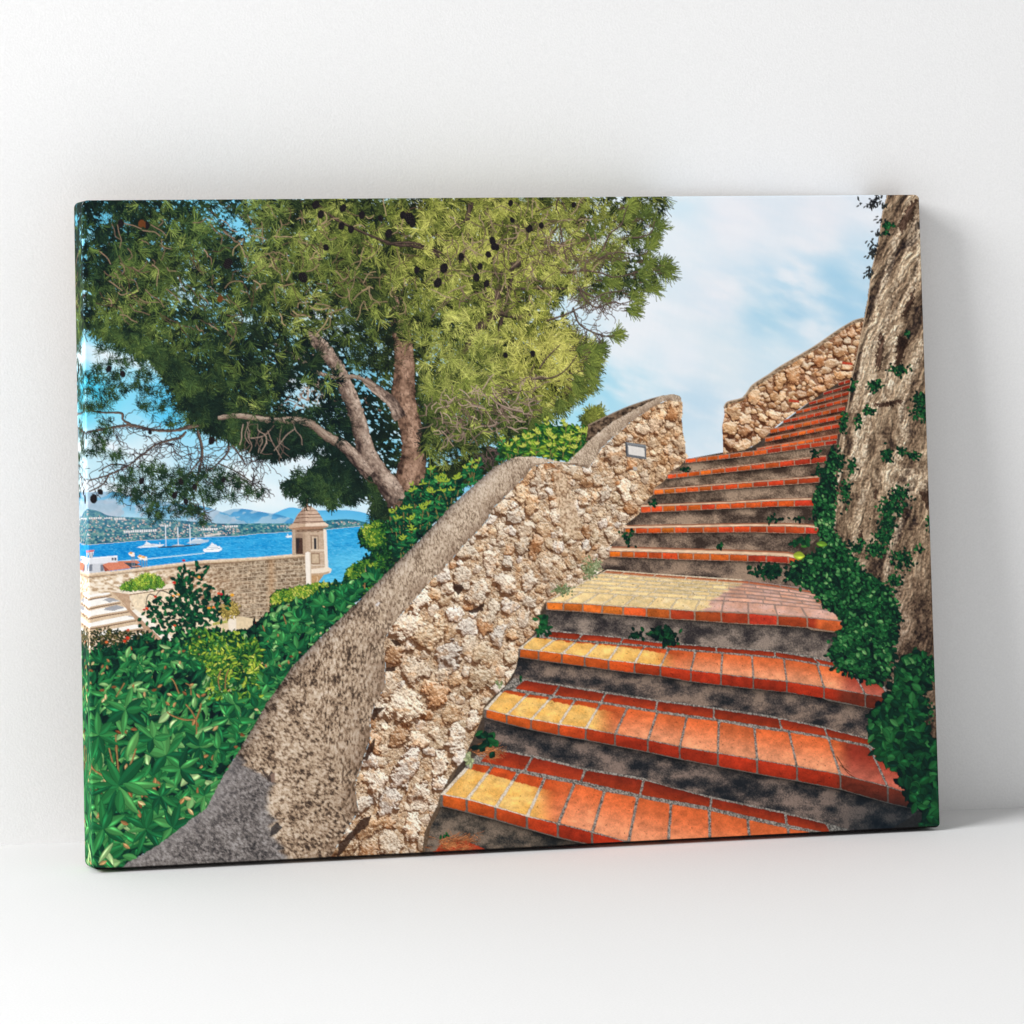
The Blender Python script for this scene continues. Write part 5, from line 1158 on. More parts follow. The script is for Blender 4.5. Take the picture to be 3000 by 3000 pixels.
def paint_farwall():
    top = [(2120, 1192), (2131, 1177), (2174, 1165), (2190, 1145), (2205, 1126), (2250, 1097), (2283, 1074), (2351, 1034), (2392, 1009), (2451, 968), (2485, 947), (2502, 938), (2527, 931)]
    bot = [(2500, 1090), (2491, 1110), (2454, 1122), (2411, 1150), (2368, 1179), (2330, 1206), (2293, 1233), (2262, 1258), (2240, 1282), (2216, 1300), (2180, 1318), (2150, 1324), (2118, 1330)]
    side = [(2117, 1290), (2115, 1250), (2122, 1215)]
    body = top + [(2560, 931), (2540, 1000)] + bot + side
    r = RS(3)
    F = [(2140, 1300, 19, 1, .2), (2142, 1250, 24, 1, .2), (2180, 1262, 18, 1, 0), (2150, 1205, 22, 1.1, 0), (2322, 1102, 26, .85, .1), (2400, 1062, 16, 1, .3), (2395, 1058, 16, 1, 0), (2434, 1065, 17, 1.2, -.2), (2364, 1072, 14, 1.2, -.2), (2452, 1000, 15, .85, .3), (2424, 1012, 12, 1.1, 0), (2453, 1030, 15, 1.1, 0), (2480, 1000, 12, 1, 0), (2495, 976, 13, 1, 0), (2470, 978, 11, 1, 0), (2493, 1024, 12, 1, 0), (2417, 1086, 13, 1.3, -.1), (2401, 1138, 15, 1.3, -.1), (2344, 1155, 14, 1.3, -.1), (2372, 1152, 12, 1.2, 0), (2364, 1110, 10, .8, 0), (2468, 1100, 15, 1.2, 0), (2480, 1075, 13, 1.3, -.1), (2282, 1122, 20, .7, .3), (2270, 1215, 17, 1.1, 0), (2268, 1160, 13, 1, 0), (2290, 1160, 12, .9, 0), (2330, 1188, 11, 1.2, 0), (2298, 1190, 12, .9, 0), (2260, 1188, 11, 1.2, 0)]
    stones = fill_stones(body, F, lambda x, y: 15. + 6 * (x < 2220), 5000, 19, .84)
    stones = [(a, b, c * 1.12, d, e) for a, b, c, d, e in stones if c > 4.8]
    stones.sort(key=lambda s: s[2])
    pal = [(240, 196, 146), (230, 180, 128), (246, 208, 166), (220, 166, 116), (238, 200, 156), (212, 158, 112)]
    stonework(region(body), stones, pal, (150, 102, 70), (.3, -.92), 1.1, .5, P_FARW, 23, .4)
    for x, y in ((2466, 1062), (2310, 1172)):
        flat([(x, y - 3), (x + 30, y + 1), (x + 30, y + 8), (x, y + 5)], (186, 70, 48), P_FARW, 8, 3)
    cp = top + [(2527, 941), (2502, 948), (2485, 957), (2451, 980), (2392, 1022), (2351, 1047), (2283, 1088), (2250, 1111), (2207, 1138), (2176, 1174), (2135, 1184), (2122, 1198)]
    sy, sx, M = region(cp); X, Y = GX[sy, sx], GY[sy, sx]
    put(sy, sx, M, ramp(fbm(X / 6, Y / 4, 4, 8), [(.3, (96, 76, 58)), (.5, (142, 118, 94)), (.7, (182, 156, 130))]), P_FCOP)
    line(top, 2.0, (196, 172, 146), P_FCOP)
# --- the stairs (their dark mortar bed first, the wall stands in front of it)
P_STAIR = part('printed_staircase', None, 'printed brick edged stone staircase climbing to the right')
def paint_bed():
    # the whole flight is laid on dark mortar first
    flat([(1215, 2530), (1270, 2330), (1380, 2130), (1500, 1900), (1580, 1770), (1760, 1640), (1860, 1490), (2000, 1345), (2008, 1345), (2200, 1310), (2300, 1400), (1700, 2530)], (96, 78, 62), P_STAIR, 14, 5)
    flat([(1236, 2520), (1300, 2330), (1400, 2130), (1520, 1900), (1600, 1770), (1780, 1640), (1880, 1490), (2008, 1345), (2200, 1310), (2470, 1100), (2510, 1100), (2460, 1450), (2640, 1960), (2760, 2460), (2760, 2540)], (70, 58, 50), P_STAIR, 10, 5)
paint_bed()
paint_farwall()
paint_wall()
# --- the steps
def step_part(lbl):
    return part('step', 'printed_staircase', lbl)

def lerp(a, b, t):
    return (a[0] + (b[0] - a[0]) * t, a[1] + (b[1] - a[1]) * t)

def brick(q, colfn, pid, gap=2.0, rnd=3.0, seed=1, bow=.0):
    """one printed brick inside quad q (far-left, far-right, near-right, near-left); colfn(X, Y, u, v)"""
    r = to_r(q)
    x0, y0 = np.floor(r.min(0)).astype(int) - 1; x1, y1 = np.ceil(r.max(0)).astype(int) + 2
    x0, y0 = max(x0, 0), max(y0, 0); x1, y1 = min(x1, PW), min(y1, PH)
    if x1 <= x0 or y1 <= y0: return
    yy, xx = np.mgrid[y0:y1, x0:x1].astype(np.float32)
    # signed distance to the four sides of the quad
    D = []
    A = .5 * sum(r[i, 0] * r[(i + 1) % 4, 1] - r[(i + 1) % 4, 0] * r[i, 1] for i in range(4))
    sg = 1 if A > 0 else -1
    for i in range(4):
        a = r[i]; b = r[(i + 1) % 4]; e = b - a; L = np.hypot(*e) + 1e-6
        D.append(sg * (e[0] * (yy - a[1]) - e[1] * (xx - a[0])) / L)
    wob = (fbm(xx / 9., yy / 9., 3, seed) - .5) * 3.0 * min(1, gap / 2.)
    d4 = [d - gap - wob for d in D]
    m = np.minimum(np.minimum(d4[0], d4[2]), np.minimum(d4[1], d4[3]))
    # rounded corners
    a = np.minimum(d4[0], d4[2]); b = np.minimum(d4[1], d4[3])
    cor = (a < rnd) & (b < rnd)
    rr = rnd - np.hypot(np.clip(rnd - a, 0, None), np.clip(rnd - b, 0, None))
    m = np.where(cor, rr, m)
    M = m > 0
    v = D[0] / (D[0] + D[2] + 1e-6); u = D[3] / (D[1] + D[3] + 1e-6)
    sy, sx = slice(y0, y1), slice(x0, x1)
    X, Y = GX[sy, sx], GY[sy, sx]
    col = colfn(X, Y, u, v)
    col = col * (.84 + .16 * sst(0, 2.6, m))[..., None]
    put(sy, sx, M, np.clip(col, 0, 255), pid)

def riser(poly, base, dark, pale, pid, seed, top=None, fade=24):
    sy, sx, M = region(poly); X, Y = GX[sy, sx], GY[sy, sx]
    if not M.size: return
    n = fbm(X / 44., Y / 26., 4, seed); f = fbm(X / 2.4, Y / 2.2, 3, seed + 5)
    k = n * .8 + f * .3 - .05
    col = ramp(k, [(.3, dark), (.48, base), (.66, pale)])
    if top is not None:
        d = Y - yat(top, X)
        col = col * (1 - .62 * np.exp(-np.clip(d, 0, 999) / (fade * .35)))[..., None]
    col = col * (.86 + .3 * f)[..., None]
    put(sy, sx, M, np.clip(col, 0, 255), pid)

def clean(X, Y, u, v, c, seed, amp=1.):
    n = fbm(X / 22., Y / 14., 3, seed) - .5; f = fbm(X / 3., Y / 2.6, 3, seed + 7) - .5
    c = c * (1 + n * .34 * amp + f * .22 * amp)[..., None]
    pit = sst(.80, .86, fbm(X / 4.2, Y / 3.4, 2, seed + 21))
    return mix(c, c * C(.5, .42, .4), pit * .7)

def big_step(nose, nbot, row, back, hj, sj, lit, x_fade, pid, seed, gap=3.6):
    """a deep tread: a row of headers at the nose, a row of stretchers behind; joints as (near, far) pairs"""
    R = RS(seed)
    allp = nose + nbot[::-1]
    # mortar bed
    sy, sx, M = region(list(back) + list(nose)[::-1]); X, Y = GX[sy, sx], GY[sy, sx]
    f = fbm(X / 3., Y / 3., 3, seed)
    inlit = sst(-2, 3, Y - yat(lit, X)) * sst(x_fade + 20, x_fade - 30, X)
    mort = mix(ramp(f, [(.3, (78, 74, 70)), (.5, (132, 126, 118)), (.75, (184, 176, 166))]), ramp(f, [(.3, (196, 176, 152)), (.6, (236, 224, 206))]), inlit)
    put(sy, sx, M, mort, pid)
    flat(list(nose) + list(nbot)[::-1], (104, 96, 88), pid, 12, 3)
    litw = lambda X: (fbm(X / 7., X * 0 + 2., 3, seed) - .5) * 7
    ymin = min(p[1] for p in row); 
    def tread_col(tint, far, sd):
        def f(X, Y, u, v):
            s = sst(-1.5, 2.0, Y - yat(lit, X) - litw(X)) * sst(x_fade + 46, x_fade - 40, X)
            g = np.clip((Y - yat(row, X)) / (yat(nose, X) - yat(row, X) + 1e-3), 0, 1)
            gb = np.clip((Y - yat(back, X)) / (yat(row, X) - yat(back, X) + 1e-3), 0, 1)
            if far:
                sh = mix(C(128, 38, 24), C(186, 66, 32), gb)
            else:
                sh = mix(C(196, 76, 32), C(226, 122, 74), sst(.1, 1, g))
                pale = mix(C(222, 104, 54), C(240, 158, 116), sst(.0, .95, g))
                sh = mix(sh, pale, sst(x_fade - 60, x_fade + 140, X))
                mar = mix(C(150, 52, 36), C(196, 104, 84), sst(.2, 1, g))
                sh = mix(sh, mar, sst(2440, 2500, X))
            y = mix(C(244, 180, 88), C(250, 206, 126), fbm(X / 30., Y / 20., 2, sd))
            c = mix(sh * tint, y * (tint ** .5), s)
            return clean(X, Y, u, v, c, sd)
        return f
    # stretchers
    for i in range(len(sj) - 1):
        a, b = sj[i], sj[i + 1]
        brick([a[1], b[1], b[0], a[0]], tread_col(R.uniform(.86, 1.08), True, seed + i * 3), pid, gap * .8, 4, seed + i)
    for i in range(len(hj) - 1):
        a, b = hj[i], hj[i + 1]
        brick([a[1], b[1], b[0], a[0]], tread_col(R.uniform(.94, 1.05), False, seed + 40 + i * 3), pid, gap, 5, seed + 30 + i)
        # face of the header
        def face(X, Y, u, v, t=R.uniform(.88, 1.1), sd=seed + 80 + i * 3):
            k = sst(x_fade - 350, x_fade + 120, X)
            c = mix(C(228, 104, 38), C(176, 50, 26), k)
            c = mix(c, C(110, 44, 30), sst(2430, 2480, X))
            c = c * (1.06 - .22 * v)[..., None] * t
            return clean(X, Y, u, v, c, sd, 1.1)
        fa, fb = (a[0][0], yat(nbot, a[0][0])), (b[0][0], yat(nbot, b[0][0]))
        brick([(a[0][0], a[0][1] - gap), (b[0][0], b[0][1] - gap), fb, fa], face, pid, gap * .75, 5, seed + 60 + i)

ST_A = dict(nose=[(1290, 2327), (1367, 2342), (1451, 2365), (1544, 2392), (1634, 2415), (1731, 2438), (1840, 2468), (1960, 2500), (2500, 2640)],
          nbot=[(1290, 2362), (1364, 2379), (1448, 2401), (1535, 2426), (1634, 2454), (1728, 2475), (1840, 2506), (2500, 2690)],
          row=[(1380, 2228), (1405, 2233), (1448, 2240), (1523, 2258), (1600, 2274), (1694, 2290), (1771, 2312), (1871, 2330), (1964, 2349), (2073, 2367), (2188, 2394), (2299, 2419), (2417, 2440), (2520, 2470)],
          back=[(1420, 2185), (1460, 2193), (1560, 2211), (1716, 2250), (1880, 2277), (1948, 2300), (2079, 2332), (2197, 2357), (2293, 2377), (2417, 2409), (2480, 2428), (2560, 2460)],
          hj=[((1294, 2328), (1384, 2231)), ((1367, 2342), (1445, 2240)), ((1451, 2365), (1520, 2258)), ((1543, 2392), (1597, 2275)), ((1634, 2414), (1684, 2290)), ((1734, 2439), (1771, 2313)), ((1840, 2468), (1868, 2331)), ((1955, 2497), (1965, 2350)), ((2080, 2530), (2077, 2369)), ((2205, 2560), (2189, 2396)), ((2325, 2595), (2307, 2421)), ((2450, 2625), (2420, 2442))],
          sj=[((1402, 2232), (1436, 2189)), ((1535, 2259), (1560, 2214)), ((1700, 2290), (1715, 2252)), ((1874, 2330), (1886, 2281)), ((2080, 2367), (2082, 2334)), ((2305, 2418), (2299, 2380)), ((2440, 2446), (2420, 2410))],
          lit=[(1290, 2238), (1355, 2247), (1380, 2252), (1426, 2264), (1445, 2270), (1501, 2286), (1547, 2298), (1585, 2308), (1650, 2322)], x_fade=1590)
ST_B = dict(nose=[(1418, 2077), (1484, 2093), (1555, 2108), (1636, 2123), (1714, 2134), (1801, 2150), (1897, 2168), (1990, 2187), (2104, 2207), (2215, 2226), (2330, 2245), (2461, 2268), (2598, 2304), (2690, 2332)],
          nbot=[(1418, 2102), (1484, 2120), (1552, 2137), (1630, 2153), (1711, 2167), (1798, 2184), (1890, 2202), (1986, 2223), (2101, 2245), (2212, 2266), (2334, 2288), (2464, 2313), (2598, 2352), (2697, 2375)],
          row=[(1480, 2014), (1502, 2019), (1552, 2029), (1617, 2038), (1686, 2047), (1760, 2056), (1838, 2069), (1922, 2082), (2011, 2097), (2098, 2107), (2209, 2128), (2309, 2140), (2424, 2159), (2557, 2186), (2640, 2210)],
          back=[(1505, 1985), (1533, 1988), (1639, 2004), (1773, 2025), (1925, 2049), (2088, 2071), (2259, 2096), (2293, 2104), (2411, 2127), (2442, 2138), (2557, 2164), (2640, 2190)],
          hj=[((1422, 2078), (1478, 2016)), ((1484, 2094), (1549, 2029)), ((1555, 2107), (1617, 2039)), ((1636, 2122), (1686, 2047)), ((1715, 2134), (1760, 2057)), ((1801, 2151), (1838, 2070)), ((1897, 2168), (1925, 2084)), ((1990, 2188), (2012, 2098)), ((2102, 2207), (2105, 2109)), ((2217, 2226), (2209, 2129)), ((2334, 2246), (2310, 2141)), ((2461, 2270), (2425, 2160)), ((2600, 2305), (2545, 2185)), ((2690, 2335), (2620, 2206))],
          sj=[((1502, 2018), (1534, 1989)), ((1620, 2038), (1639, 2006)), ((1760, 2056), (1774, 2028)), ((1919, 2082), (1925, 2051)), ((2090, 2106), (2090, 2073)), ((2290, 2137), (2280, 2102)), ((2424, 2159), (2414, 2130)), ((2560, 2187), (2556, 2166))],
          lit=[(1420, 2016), (1475, 2028), (1530, 2039), (1599, 2047), (1617, 2052), (1667, 2063), (1711, 2066), (1748, 2077), (1788, 2081), (1850, 2094)], x_fade=1765)
ST_C = dict(nose=[(1518, 1900), (1577, 1907), (1642, 1915), (1711, 1924), (1782, 1934), (1857, 1942), (1934, 1951), (2023, 1964), (2110, 1975), (2206, 1987), (2302, 1996), (2412, 2013), (2532, 2033), (2612, 2045)],
          nbot=[(1518, 1925), (1577, 1934), (1642, 1943), (1707, 1951), (1779, 1962), (1850, 1971), (1931, 1980), (2017, 1996), (2110, 2007), (2203, 2018), (2306, 2028), (2408, 2044), (2424, 2052), (2532, 2072), (2600, 2086)],
          row=[(1560, 1862), (1574, 1864), (1630, 1869), (1689, 1875), (1751, 1880), (1816, 1885), (1888, 1891), (1959, 1899), (2037, 1906), (2116, 1911), (2203, 1919), (2293, 1926), (2389, 1943), (2498, 1962), (2580, 1980)],
          back=[(1590, 1842), (1611, 1845), (1704, 1854), (1825, 1866), (1950, 1881), (2099, 1893), (2268, 1906), (2355, 1917), (2445, 1938), (2560, 1960)],
          hj=[((1521, 1901), (1562, 1863)), ((1577, 1907), (1630, 1869)), ((1645, 1915), (1690, 1875)), ((1712, 1924), (1754, 1881)), ((1782, 1934), (1815, 1885)), ((1858, 1942), (1888, 1891)), ((1934, 1951), (1959, 1899)), ((2023, 1964), (2036, 1906)), ((2111, 1975), (2116, 1911)), ((2206, 1986), (2202, 1919)), ((2304, 1997), (2295, 1927)), ((2413, 2014), (2393, 1944)), ((2534, 2034), (2497, 1962)), ((2606, 2044), (2560, 1976))],
          sj=[((1585, 1865), (1612, 1847)), ((1692, 1875), (1707, 1855)), ((1815, 1884), (1825, 1867)), ((1950, 1897), (1951, 1883)), ((2097, 1910), (2098, 1894)), ((2270, 1924), (2268, 1907)), ((2400, 1945), (2380, 1925)), ((2480, 1958), (2470, 1944))],
          lit=[(1500, 1858), (1574, 1867), (1617, 1872), (1679, 1881), (1742, 1886), (1810, 1893), (1875, 1901), (1943, 1912), (2000, 1922)], x_fade=1945)

def thin_step(top, bot, back, jx, pid, seed, c0, c1, gap=1.6, tread=(226, 178, 150)):
    """upper steps: mostly the brick faces, a bright sliver of tread above them"""
    R = RS(seed)
    x0, x1 = top[0][0], top[-1][0]
    if back is not None:
        sy, sx, M = region(list(back) + list(top)[::-1]); X, Y = GX[sy, sx], GY[sy, sx]
        f = fbm(X / 14., Y / 2.6, 3, seed)
        g = np.clip((Y - yat(back, X)) / (yat(top, X) - yat(back, X) + .01), 0, 1)
        col = mix(C(150, 92, 66), np.asarray(tread, np.float32), sst(.1, .6, g)) * (.84 + .32 * f)[..., None]
        put(sy, sx, M, np.clip(col, 0, 255), pid)
    sy, sx, M = region(list(top) + list(bot)[::-1]); X, Y = GX[sy, sx], GY[sy, sx]
    put(sy, sx, M, C(168, 132, 110) * (.8 + .4 * fbm(X / 3, Y / 3, 2, seed))[..., None], pid)
    xs = [x0] + list(jx) + [x1]
    for i in range(len(xs) - 1):
        a, b = xs[i], xs[i + 1]
        if b - a < 3: continue
        t = R.rand(); base = mix(C(*c0), C(*c1), (a - x0) / (x1 - x0 + 1e-3)) * R.uniform(.82, 1.12) * np.array([1, R.uniform(.82, 1.25), R.uniform(.85, 1.15)])
        def face(X, Y, u, v, c=base, sd=seed + i * 5):
            return clean(X, Y, u, v, np.asarray(c, np.float32) * (1.1 - .2 * v)[..., None], sd, 1.2)
        brick([(a, yat(top, a)), (b, yat(top, b)), (b, yat(bot, b)), (a, yat(bot, a))], face, pid, gap, 2.2, seed + i)

def J(ox, s, xs): return [ox + x / s for x in xs]

def paint_stairs():
    # far flight
    far = [('R', [(2454, 1121), (2491, 1110)], [(2455, 1130), (2491, 1121)]), ('Q', [(2411, 1149), (2490, 1126)], [(2411, 1158), (2490, 1136)]), ('P', [(2368, 1178), (2488, 1145)], [(2370, 1187), (2487, 1156)]), ('O', [(2330, 1204), (2484, 1166)], [(2331, 1213), (2482, 1177)]),
           ('N', [(2293, 1231), (2476, 1189)], [(2293, 1240), (2475, 1202)]), ('M', [(2254, 1258), (2470, 1213)], [(2255, 1270), (2470, 1226)]), ('L', [(2240, 1284), (2459, 1240)], [(2240, 1295), (2459, 1252)]), ('K', [(2216, 1314), (2453, 1272)], [(2216, 1321), (2453, 1285)])]
    for i, (nm, t, b) in enumerate(far):
        nt, nb = (far[i + 1][1], far[i + 1][2]) if i < len(far) - 1 else ([(2008, 1340), (2207, 1320), (2451, 1287)], None)
        poly = [b[0], b[1], (b[1][0], yat(nt, b[1][0])), (b[0][0], yat(nt, b[0][0]))]
        riser(poly, (112, 74, 56), (56, 34, 28), (164, 122, 98), P_STAIR, 400 + i, b, 12)
        pid = step_part('printed far step near the top, %s of the narrow upper flight' % ['first from the top', 'second from the top', 'third from the top', 'fourth from the top', 'fifth from the top', 'sixth from the top', 'seventh from the top', 'lowest step'][i])
        n = max(2, int((t[1][0] - t[0][0]) / 22))
        k = i / 7.
        thin_step(t, b, [(t[0][0], t[0][1] - 2.5 * k), (t[1][0], t[1][1] - 2 * k)], list(np.linspace(t[0][0], t[1][0], n + 1)[1:-1]), pid, 420 + i, (160 + 70 * k, 44 + 48 * k, 26 + 12 * k), (170 + 60 * k, 50 + 52 * k, 28 + 14 * k), 1.0, (216, 150, 116))
    # middle flight, from the top down
    s = 1.68
    mid = [('J', [(2006, 1344), (2207, 1320), (2451, 1287)], [(2006, 1357), (2207, 1335), (2451, 1301)], None, J(1850, s, [318, 370, 425, 480, 540, 600, 665, 735, 808, 880, 950])),
           ('I', [(1954, 1389), (2148, 1367), (2420, 1335)], [(1954, 1403), (2148, 1382), (2420, 1354)], 2, J(1850, s, [222, 276, 335, 393, 457, 520, 585, 655, 727, 800, 880])),
           ('H', [(1914, 1434), (2136, 1417), (2400, 1396)], [(1914, 1449), (2136, 1433), (2400, 1413)], 3, J(1850, s, [158, 212, 270, 330, 393, 458, 523, 595, 670, 748, 818])),
           ('G', [(1876, 1483), (2136, 1473), (2279, 1465), (2412, 1461)], [(1876, 1502), (2136, 1490), (2279, 1484), (2412, 1482)], 5, J(1850, s, [95, 152, 215, 275, 342, 413, 485, 558, 637, 720, 800, 900])),
           ('F', [(1830, 1546), (1850, 1546), (2011, 1543), (2195, 1540), (2296, 1540), (2359, 1542), (2410, 1548)], [(1830, 1560), (1850, 1562), (1975, 1561), (2195, 1559), (2299, 1562), (2410, 1564)], 8, J(1850, s, [18, 78, 145, 210, 275, 352, 425, 500, 582, 665, 755, 852])),
           ('E', [(1784, 1613), (1850, 1614), (1987, 1618), (2136, 1622), (2246, 1626), (2308, 1629), (2340, 1637)], [(1784, 1631), (1850, 1633), (1987, 1639), (2136, 1643), (2246, 1646), (2305, 1650), (2340, 1656)], 13, [1818] + J(1850, s, [12, 80, 150, 228, 303, 385, 480, 570, 662, 770]))]
    words = ['highest step of the wide flight, level with the wall end', 'second step below the wall end', 'third step below the wall end', 'fourth step below the wall end', 'fifth step below the wall end', 'lowest step above the pale landing']
    Dback = [(1740, 1664), (1779, 1668), (1897, 1678), (1999, 1685), (2070, 1690), (2174, 1697), (2344, 1720), (2420, 1740)]
    for i, (nm, t, b, bk, jx) in enumerate(mid):
        nxt = mid[i + 1] if i < 5 else None
        lower = [(x, y - (nxt[3] or 0)) for x, y in nxt[1]] if nxt else Dback
        poly = [(b[0][0], b[0][1])] + list(b[1:]) + [(x, y) for x, y in lower[::-1]]
        kk = i / 5.
        riser(poly, (124 - 22 * kk, 102 - 16 * kk, 84 - 8 * kk), (72 - 20 * kk, 56 - 14 * kk, 46 - 8 * kk), (176 - 20 * kk, 150 - 18 * kk, 126 - 14 * kk), P_STAIR, 440 + i, b, 16)
        pid = step_part('printed brick edged ' + words[i])
        bb = None if bk is None else [(x + 8 * (j == 0), y - bk) for j, (x, y) in enumerate(t)]
        thin_step(t, b, bb, jx, pid, 460 + i, (226, 96, 38), (190, 58, 34) if i < 5 else (196, 66, 40), 1.7, (238, 204, 170))
    # the landing
    nose = [(1600, 1763), (1651, 1765), (1707, 1768), (1763, 1772), (1825, 1777), (1894, 1780), (1962, 1784), (2034, 1789), (2112, 1792), (2192, 1796), (2279, 1803), (2365, 1808), (2377, 1813), (2468, 1819)]
    nbot = [(1600, 1786), (1648, 1789), (1701, 1792), (1760, 1797), (1822, 1802), (1888, 1806), (1956, 1813), (2029, 1817), (2109, 1823), (2189, 1829), (2276, 1832), (2365, 1839), (2377, 1845), (2468, 1855)]
    pid = step_part('printed wide pale brick landing, the deepest step')
    land = [(1600, 1763), (1640, 1738), (1700, 1708), (1745, 1686)] + Dback[1:] + [(2440, 1790), (2468, 1819)] + nose[::-1][1:]
    sy, sx, M = region(land); X, Y = GX[sy, sx], GY[sy, sx]
    f = fbm(X / 3, Y / 2, 3, 7)
    shl = sst(-16, 16, X - (2050 + (1790 - Y) * 1.35) + (fbm(X / 20, Y / 8, 3, 4) - .5) * 60)
    shl = np.maximum(shl, 0)
    put(sy, sx, M, mix(ramp(f, [(.3, (190, 166, 136)), (.6, (232, 216, 190))]), C(150, 130, 120) * (.8 + .4 * f[..., None]), shl), pid)
    v_rows = [1.0, .66, .54, .43, .32, .215, .115, 0.02]
    def lp(fx, v):
        """point on the landing: fx along, v 1 at the nose .. 0 at the back"""
        xn = 1600 + fx * 868; xb = 1779 + fx * 600
        a = (xn, yat(nose, xn)); b = (xb, yat(Dback, xb))
        w = v ** 1.0
        return lerp(b, a, w)
    R = RS(77)
    def lcol(t, sd):
        def f(X, Y, u, v):
            s = sst(-14, 14, X - (2050 + (1790 - Y) * 1.35) + (fbm(X / 20, Y / 8, 3, 4) - .5) * 60)
            bk = np.clip((Y - yat(Dback, X)) / 14., 0, 1)
            c = mix(C(250, 222, 164), C(240, 206, 146), fbm(X / 30, Y / 14, 3, sd)); c = mix(c, C(250, 226, 184), sst(.5, .75, fbm(X / 22., Y / 9., 3, sd + 9)) * .6)
            d = mix(C(224, 186, 176), C(222, 160, 128), fbm(X / 26, Y / 10, 3, sd + 2))
            c = mix(c, d, s) * t
            c = mix(C(176, 92, 58), c, sst(.3, 1., bk))
            return clean(X, Y, u, v, c, sd, .7)
        return f
    hx = [0, .058, .122, .188, .259, .338, .417, .5, .59, .682, .78, .88, 1.0]
    for i in range(12):
        a, b = hx[i], hx[i + 1]
        brick([lp(a, .655), lp(b, .655), lp(b, 1), lp(a, 1)], lcol(R.uniform(.94, 1.04), 500 + i), pid, 1.8, 3, 500 + i)
    for j in range(1, 7):
        va, vb = v_rows[j + 1], v_rows[j]
        x = -.06 + .06 * (j % 2); i = 0
        while x < 1:
            w = R.choice([.07, .15, .15])
            brick([lp(max(x, 0), va), lp(min(x + w, 1), va), lp(min(x + w, 1), vb), lp(max(x, 0), vb)], lcol(R.uniform(.9, 1.05), 520 + j * 20 + i), pid, 1.0, 1.5, 520 + j * 20 + i)
            x += w; i += 1
    flat(list(nose) + list(nbot)[::-1], (150, 124, 104), pid, 12, 3)
    for i in range(12):
        xa = 1600 + hx[i] * 868; xb = 1600 + hx[i + 1] * 868
        def face(X, Y, u, v, t=R.uniform(.86, 1.12), g=R.uniform(.8, 1.25), sd=560 + i):
            k = sst(1700, 2150, X)
            c = mix(C(222, 104, 42), C(180, 62, 36), k) * C(1, g, 1) * t
            c = mix(c, C(206, 96, 48), sst(2380, 2400, X))
            return clean(X, Y, u, v, c * (1.08 - .2 * v)[..., None], sd, 1.2)
        brick([(xa, yat(nose, xa) - 1), (xb, yat(nose, xb) - 1), (xb, yat(nbot, xb)), (xa, yat(nbot, xa))], face, pid, 2.2, 3.5, 560 + i)
    # risers and treads of the lower flight
    riser(nbot + ST_C['back'][::-1], (98, 88, 82), (48, 44, 46), (148, 132, 120), P_STAIR, 471, nbot, 24)
    pid = step_part('printed first deep brick step below the pale landing')
    big_step(pid=pid, seed=600, gap=2.6, **ST_C)
    riser(ST_C['nbot'] + ST_B['back'][::-1], (84, 74, 70), (34, 36, 40), (140, 120, 106), P_STAIR, 473, ST_C['nbot'], 26)
    pid = step_part('printed second deep brick step below the pale landing')
    big_step(pid=pid, seed=640, gap=3.2, **ST_B)
    riser(ST_B['nbot'] + ST_A['back'][::-1], (72, 66, 64), (28, 32, 38), (132, 114, 104), P_STAIR, 475, ST_B['nbot'], 30)
    pid = step_part('printed third deep brick step below the pale landing, cut by the lower edge')
    big_step(pid=pid, seed=680, gap=4.2, **ST_A)
    riser([(1296, 2362)] + ST_A['nbot'][1:7] + [(1800, 2560), (1236, 2560), (1262, 2420)], (82, 74, 66), (34, 36, 38), (128, 112, 98), P_STAIR, 477, ST_A['nbot'], 30)
    flat([(1262, 2500), (1300, 2466), (1350, 2456), (1400, 2476), (1440, 2500), (1420, 2530), (1240, 2530)], (176, 62, 36), P_STAIR, 14, 5, 4)
    # darker lower corner on the right
    sy, sx, M = region([(2300, 2300), (2760, 2250), (2760, 2480), (2100, 2500), (2140, 2420)]); X, Y = GX[sy, sx], GY[sy, sx]
    k = sst(2330, 2640, X) * sst(2280, 2400, Y) * .55
    IMG[sy, sx] = np.where(M[..., None], IMG[sy, sx] * (1 - k[..., None]) + C(10, 24, 34) * k[..., None], IMG[sy, sx])
    # dry pine needles in the left corners
    for x, y, n, s in ((1325, 2470, 90, 50), (1420, 2200, 70, 34), (2420, 1760, 60, 26)):
        p = np.c_[x + R.randn(n) * s * .6, y + R.randn(n) * s * .25]
        needles(p[:, 0], p[:, 1], R.rand(n) * .9 - .6, .4, np.full(n, 26.), 3, np.tile(C(110, 58, 34), (n, 1)), np.tile(C(206, 136, 84), (n, 1)), P_STAIR, R.randint(1e6), False)
    for pts in ([(2450, 2215), (2480, 2260), (2500, 2275)], [(2460, 2240), (2490, 2262)]): line(pts, 1.4, (70, 44, 30), P_STAIR)
paint_stairs()

# --- the rock face on the right and what grows on it
P_CLIFF = part('printed_rock_face', None, 'printed rough streaked rock face along the right edge')
P_IVY = part('printed_ivy', None, 'printed ivy spilling over the right ends of the steps')
P_TUFT = part('printed_weeds', None, 'printed small weeds growing out of the step corners')
P_FRING = part('printed_overhanging_twig', None, 'printed dark leafy twigs overhanging at the top of the rock face')

